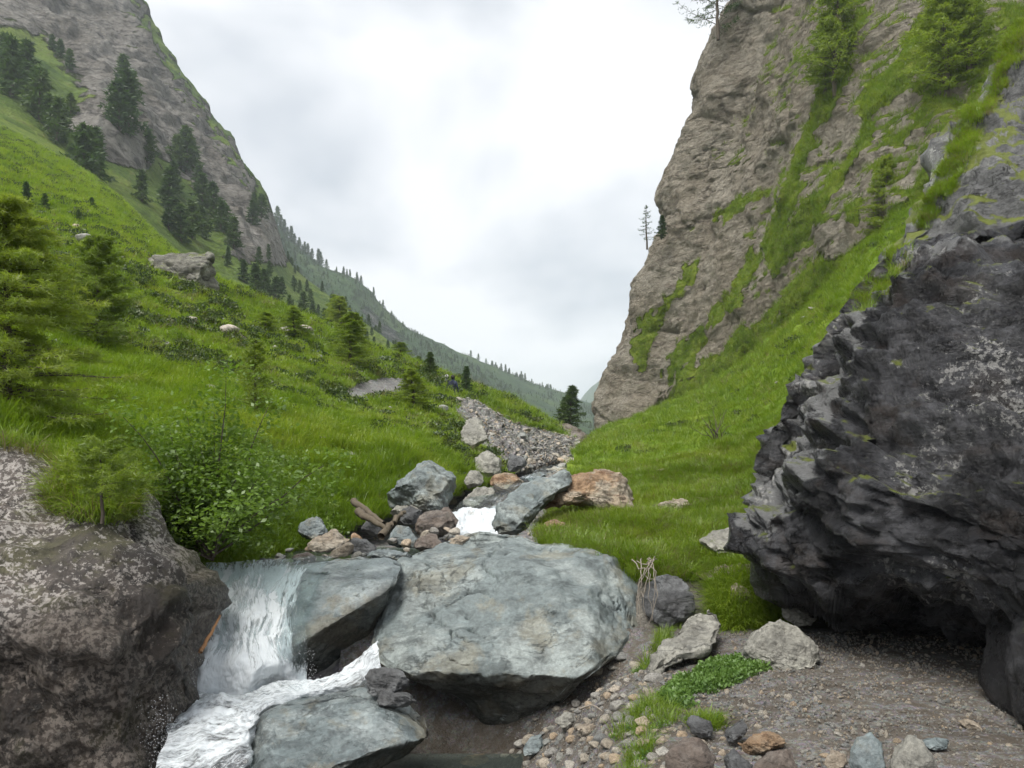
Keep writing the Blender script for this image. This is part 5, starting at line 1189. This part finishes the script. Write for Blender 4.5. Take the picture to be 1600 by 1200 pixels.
# ------------------------------------------------------------------ hikers on the path
def hiker(px, py, D, rz, shirt, label, dmin=0):
    o = empty('person', P(px, py, D), rz); tag(o, label, 'person', None)
    J = [(0,0,.95),(0,0,1.15),(0,0,1.38),(0,0,1.5),(0,.01,1.62),(0,.01,1.72), (.19,0,1.4),(.26,.02,1.12),(.24,.14,.9), (-.19,0,1.4),(-.26,.02,1.12),(-.24,.14,.9), (.1,0,.9),(.11,.08,.5),(.11,-.02,.08),(.11,.14,.04), (-.1,0,.9),(-.11,-.04,.5),(-.11,-.14,.1),(-.11,.0,.04)]
    Ed = [(0,1),(1,2),(2,3),(3,4),(4,5),(2,6),(6,7),(7,8),(2,9),(9,10),(10,11),(0,12),(12,13),(13,14),(14,15),(0,16),(16,17),(17,18),(18,19)]
    Rr = [.15,.15,.16,.06,.1,.09,.075,.055,.04,.075,.055,.04,.1,.07,.05,.05,.1,.07,.05,.05]
    me = bpy.data.meshes.new('person_body'); me.from_pydata(J, Ed, []); b = link('body', me, o)
    md = b.modifiers.new('skin', 'SKIN'); b.modifiers.new('sub', 'SUBSURF').levels = 1
    for k, r in enumerate(Rr): me.skin_vertices[0].data[k].radius = (r, r * .8)
    me.skin_vertices[0].data[0].use_root = True; me.materials.append(shirt)
    bm = bmesh.new(); bmesh.ops.create_uvsphere(bm, u_segments=12, v_segments=8, radius=.115); bmesh.ops.translate(bm, verts=bm.verts, vec=(0, -.01, 1.69)); hm = bpy.data.meshes.new('hair'); bm.to_mesh(hm); bm.free(); hm.materials.append(HAIR); link('hair', hm, o)
    bm = bmesh.new(); bmesh.ops.create_cube(bm, size=1.0); bmesh.ops.scale(bm, verts=bm.verts, vec=(.3, .2, .46)); bmesh.ops.translate(bm, verts=bm.verts, vec=(0, -.24, 1.22)); bmesh.ops.bevel(bm, geom=bm.edges[:], offset=.06, segments=2, affect='EDGES'); pm = bpy.data.meshes.new('backpack'); bm.to_mesh(pm); bm.free(); pm.materials.append(PACK); link('backpack', pm, o)
    return o
HAIR, PACK = flat_mat('pale_hat', (0.62, 0.6, 0.57)), flat_mat('navy_backpack', (0.025, 0.03, 0.06))
hp = [hit(696, 612, 'hillside', 40), hit(706, 614, 'hillside', 40)]
hk = hiker(0, 0, 1, 0.4, flat_mat('grey_shirt', (0.2, 0.2, 0.24)), 'hiker with a pale hat on the path, left of two'); hk.location = hp[0] + np.array([0, 0.8, -0.75])
HAIR = flat_mat('dark_hair', (0.03, 0.025, 0.02))
hk = hiker(0, 0, 1, -0.3, flat_mat('navy_jacket', (0.025, 0.035, 0.075)), 'hiker in a dark navy jacket on the path, right of two'); hk.location = hp[1] + np.array([0, 0.8, -0.8])

# ------------------------------------------------------------------ haze
bm = bmesh.new(); bmesh.ops.create_cube(bm, size=1.0); bmesh.ops.scale(bm, verts=bm.verts, vec=(9400, 3700, 285)); bmesh.ops.translate(bm, verts=bm.verts, vec=(0, 1790, 138))
me = bpy.data.meshes.new('haze'); bm.to_mesh(me); bm.free()
t = NT('haze'); vol = t.N('ShaderNodeVolumePrincipled', {'Color': (0.86, 0.92, 1.0, 1), 'Density': 0.00032, 'Anisotropy': 0.0}); t.l.new(vol.outputs[0], t.out.inputs['Volume'])
me.materials.append(t.m); hz = link('haze', me); tag(hz, 'thin damp valley haze', 'haze', kind='stuff')
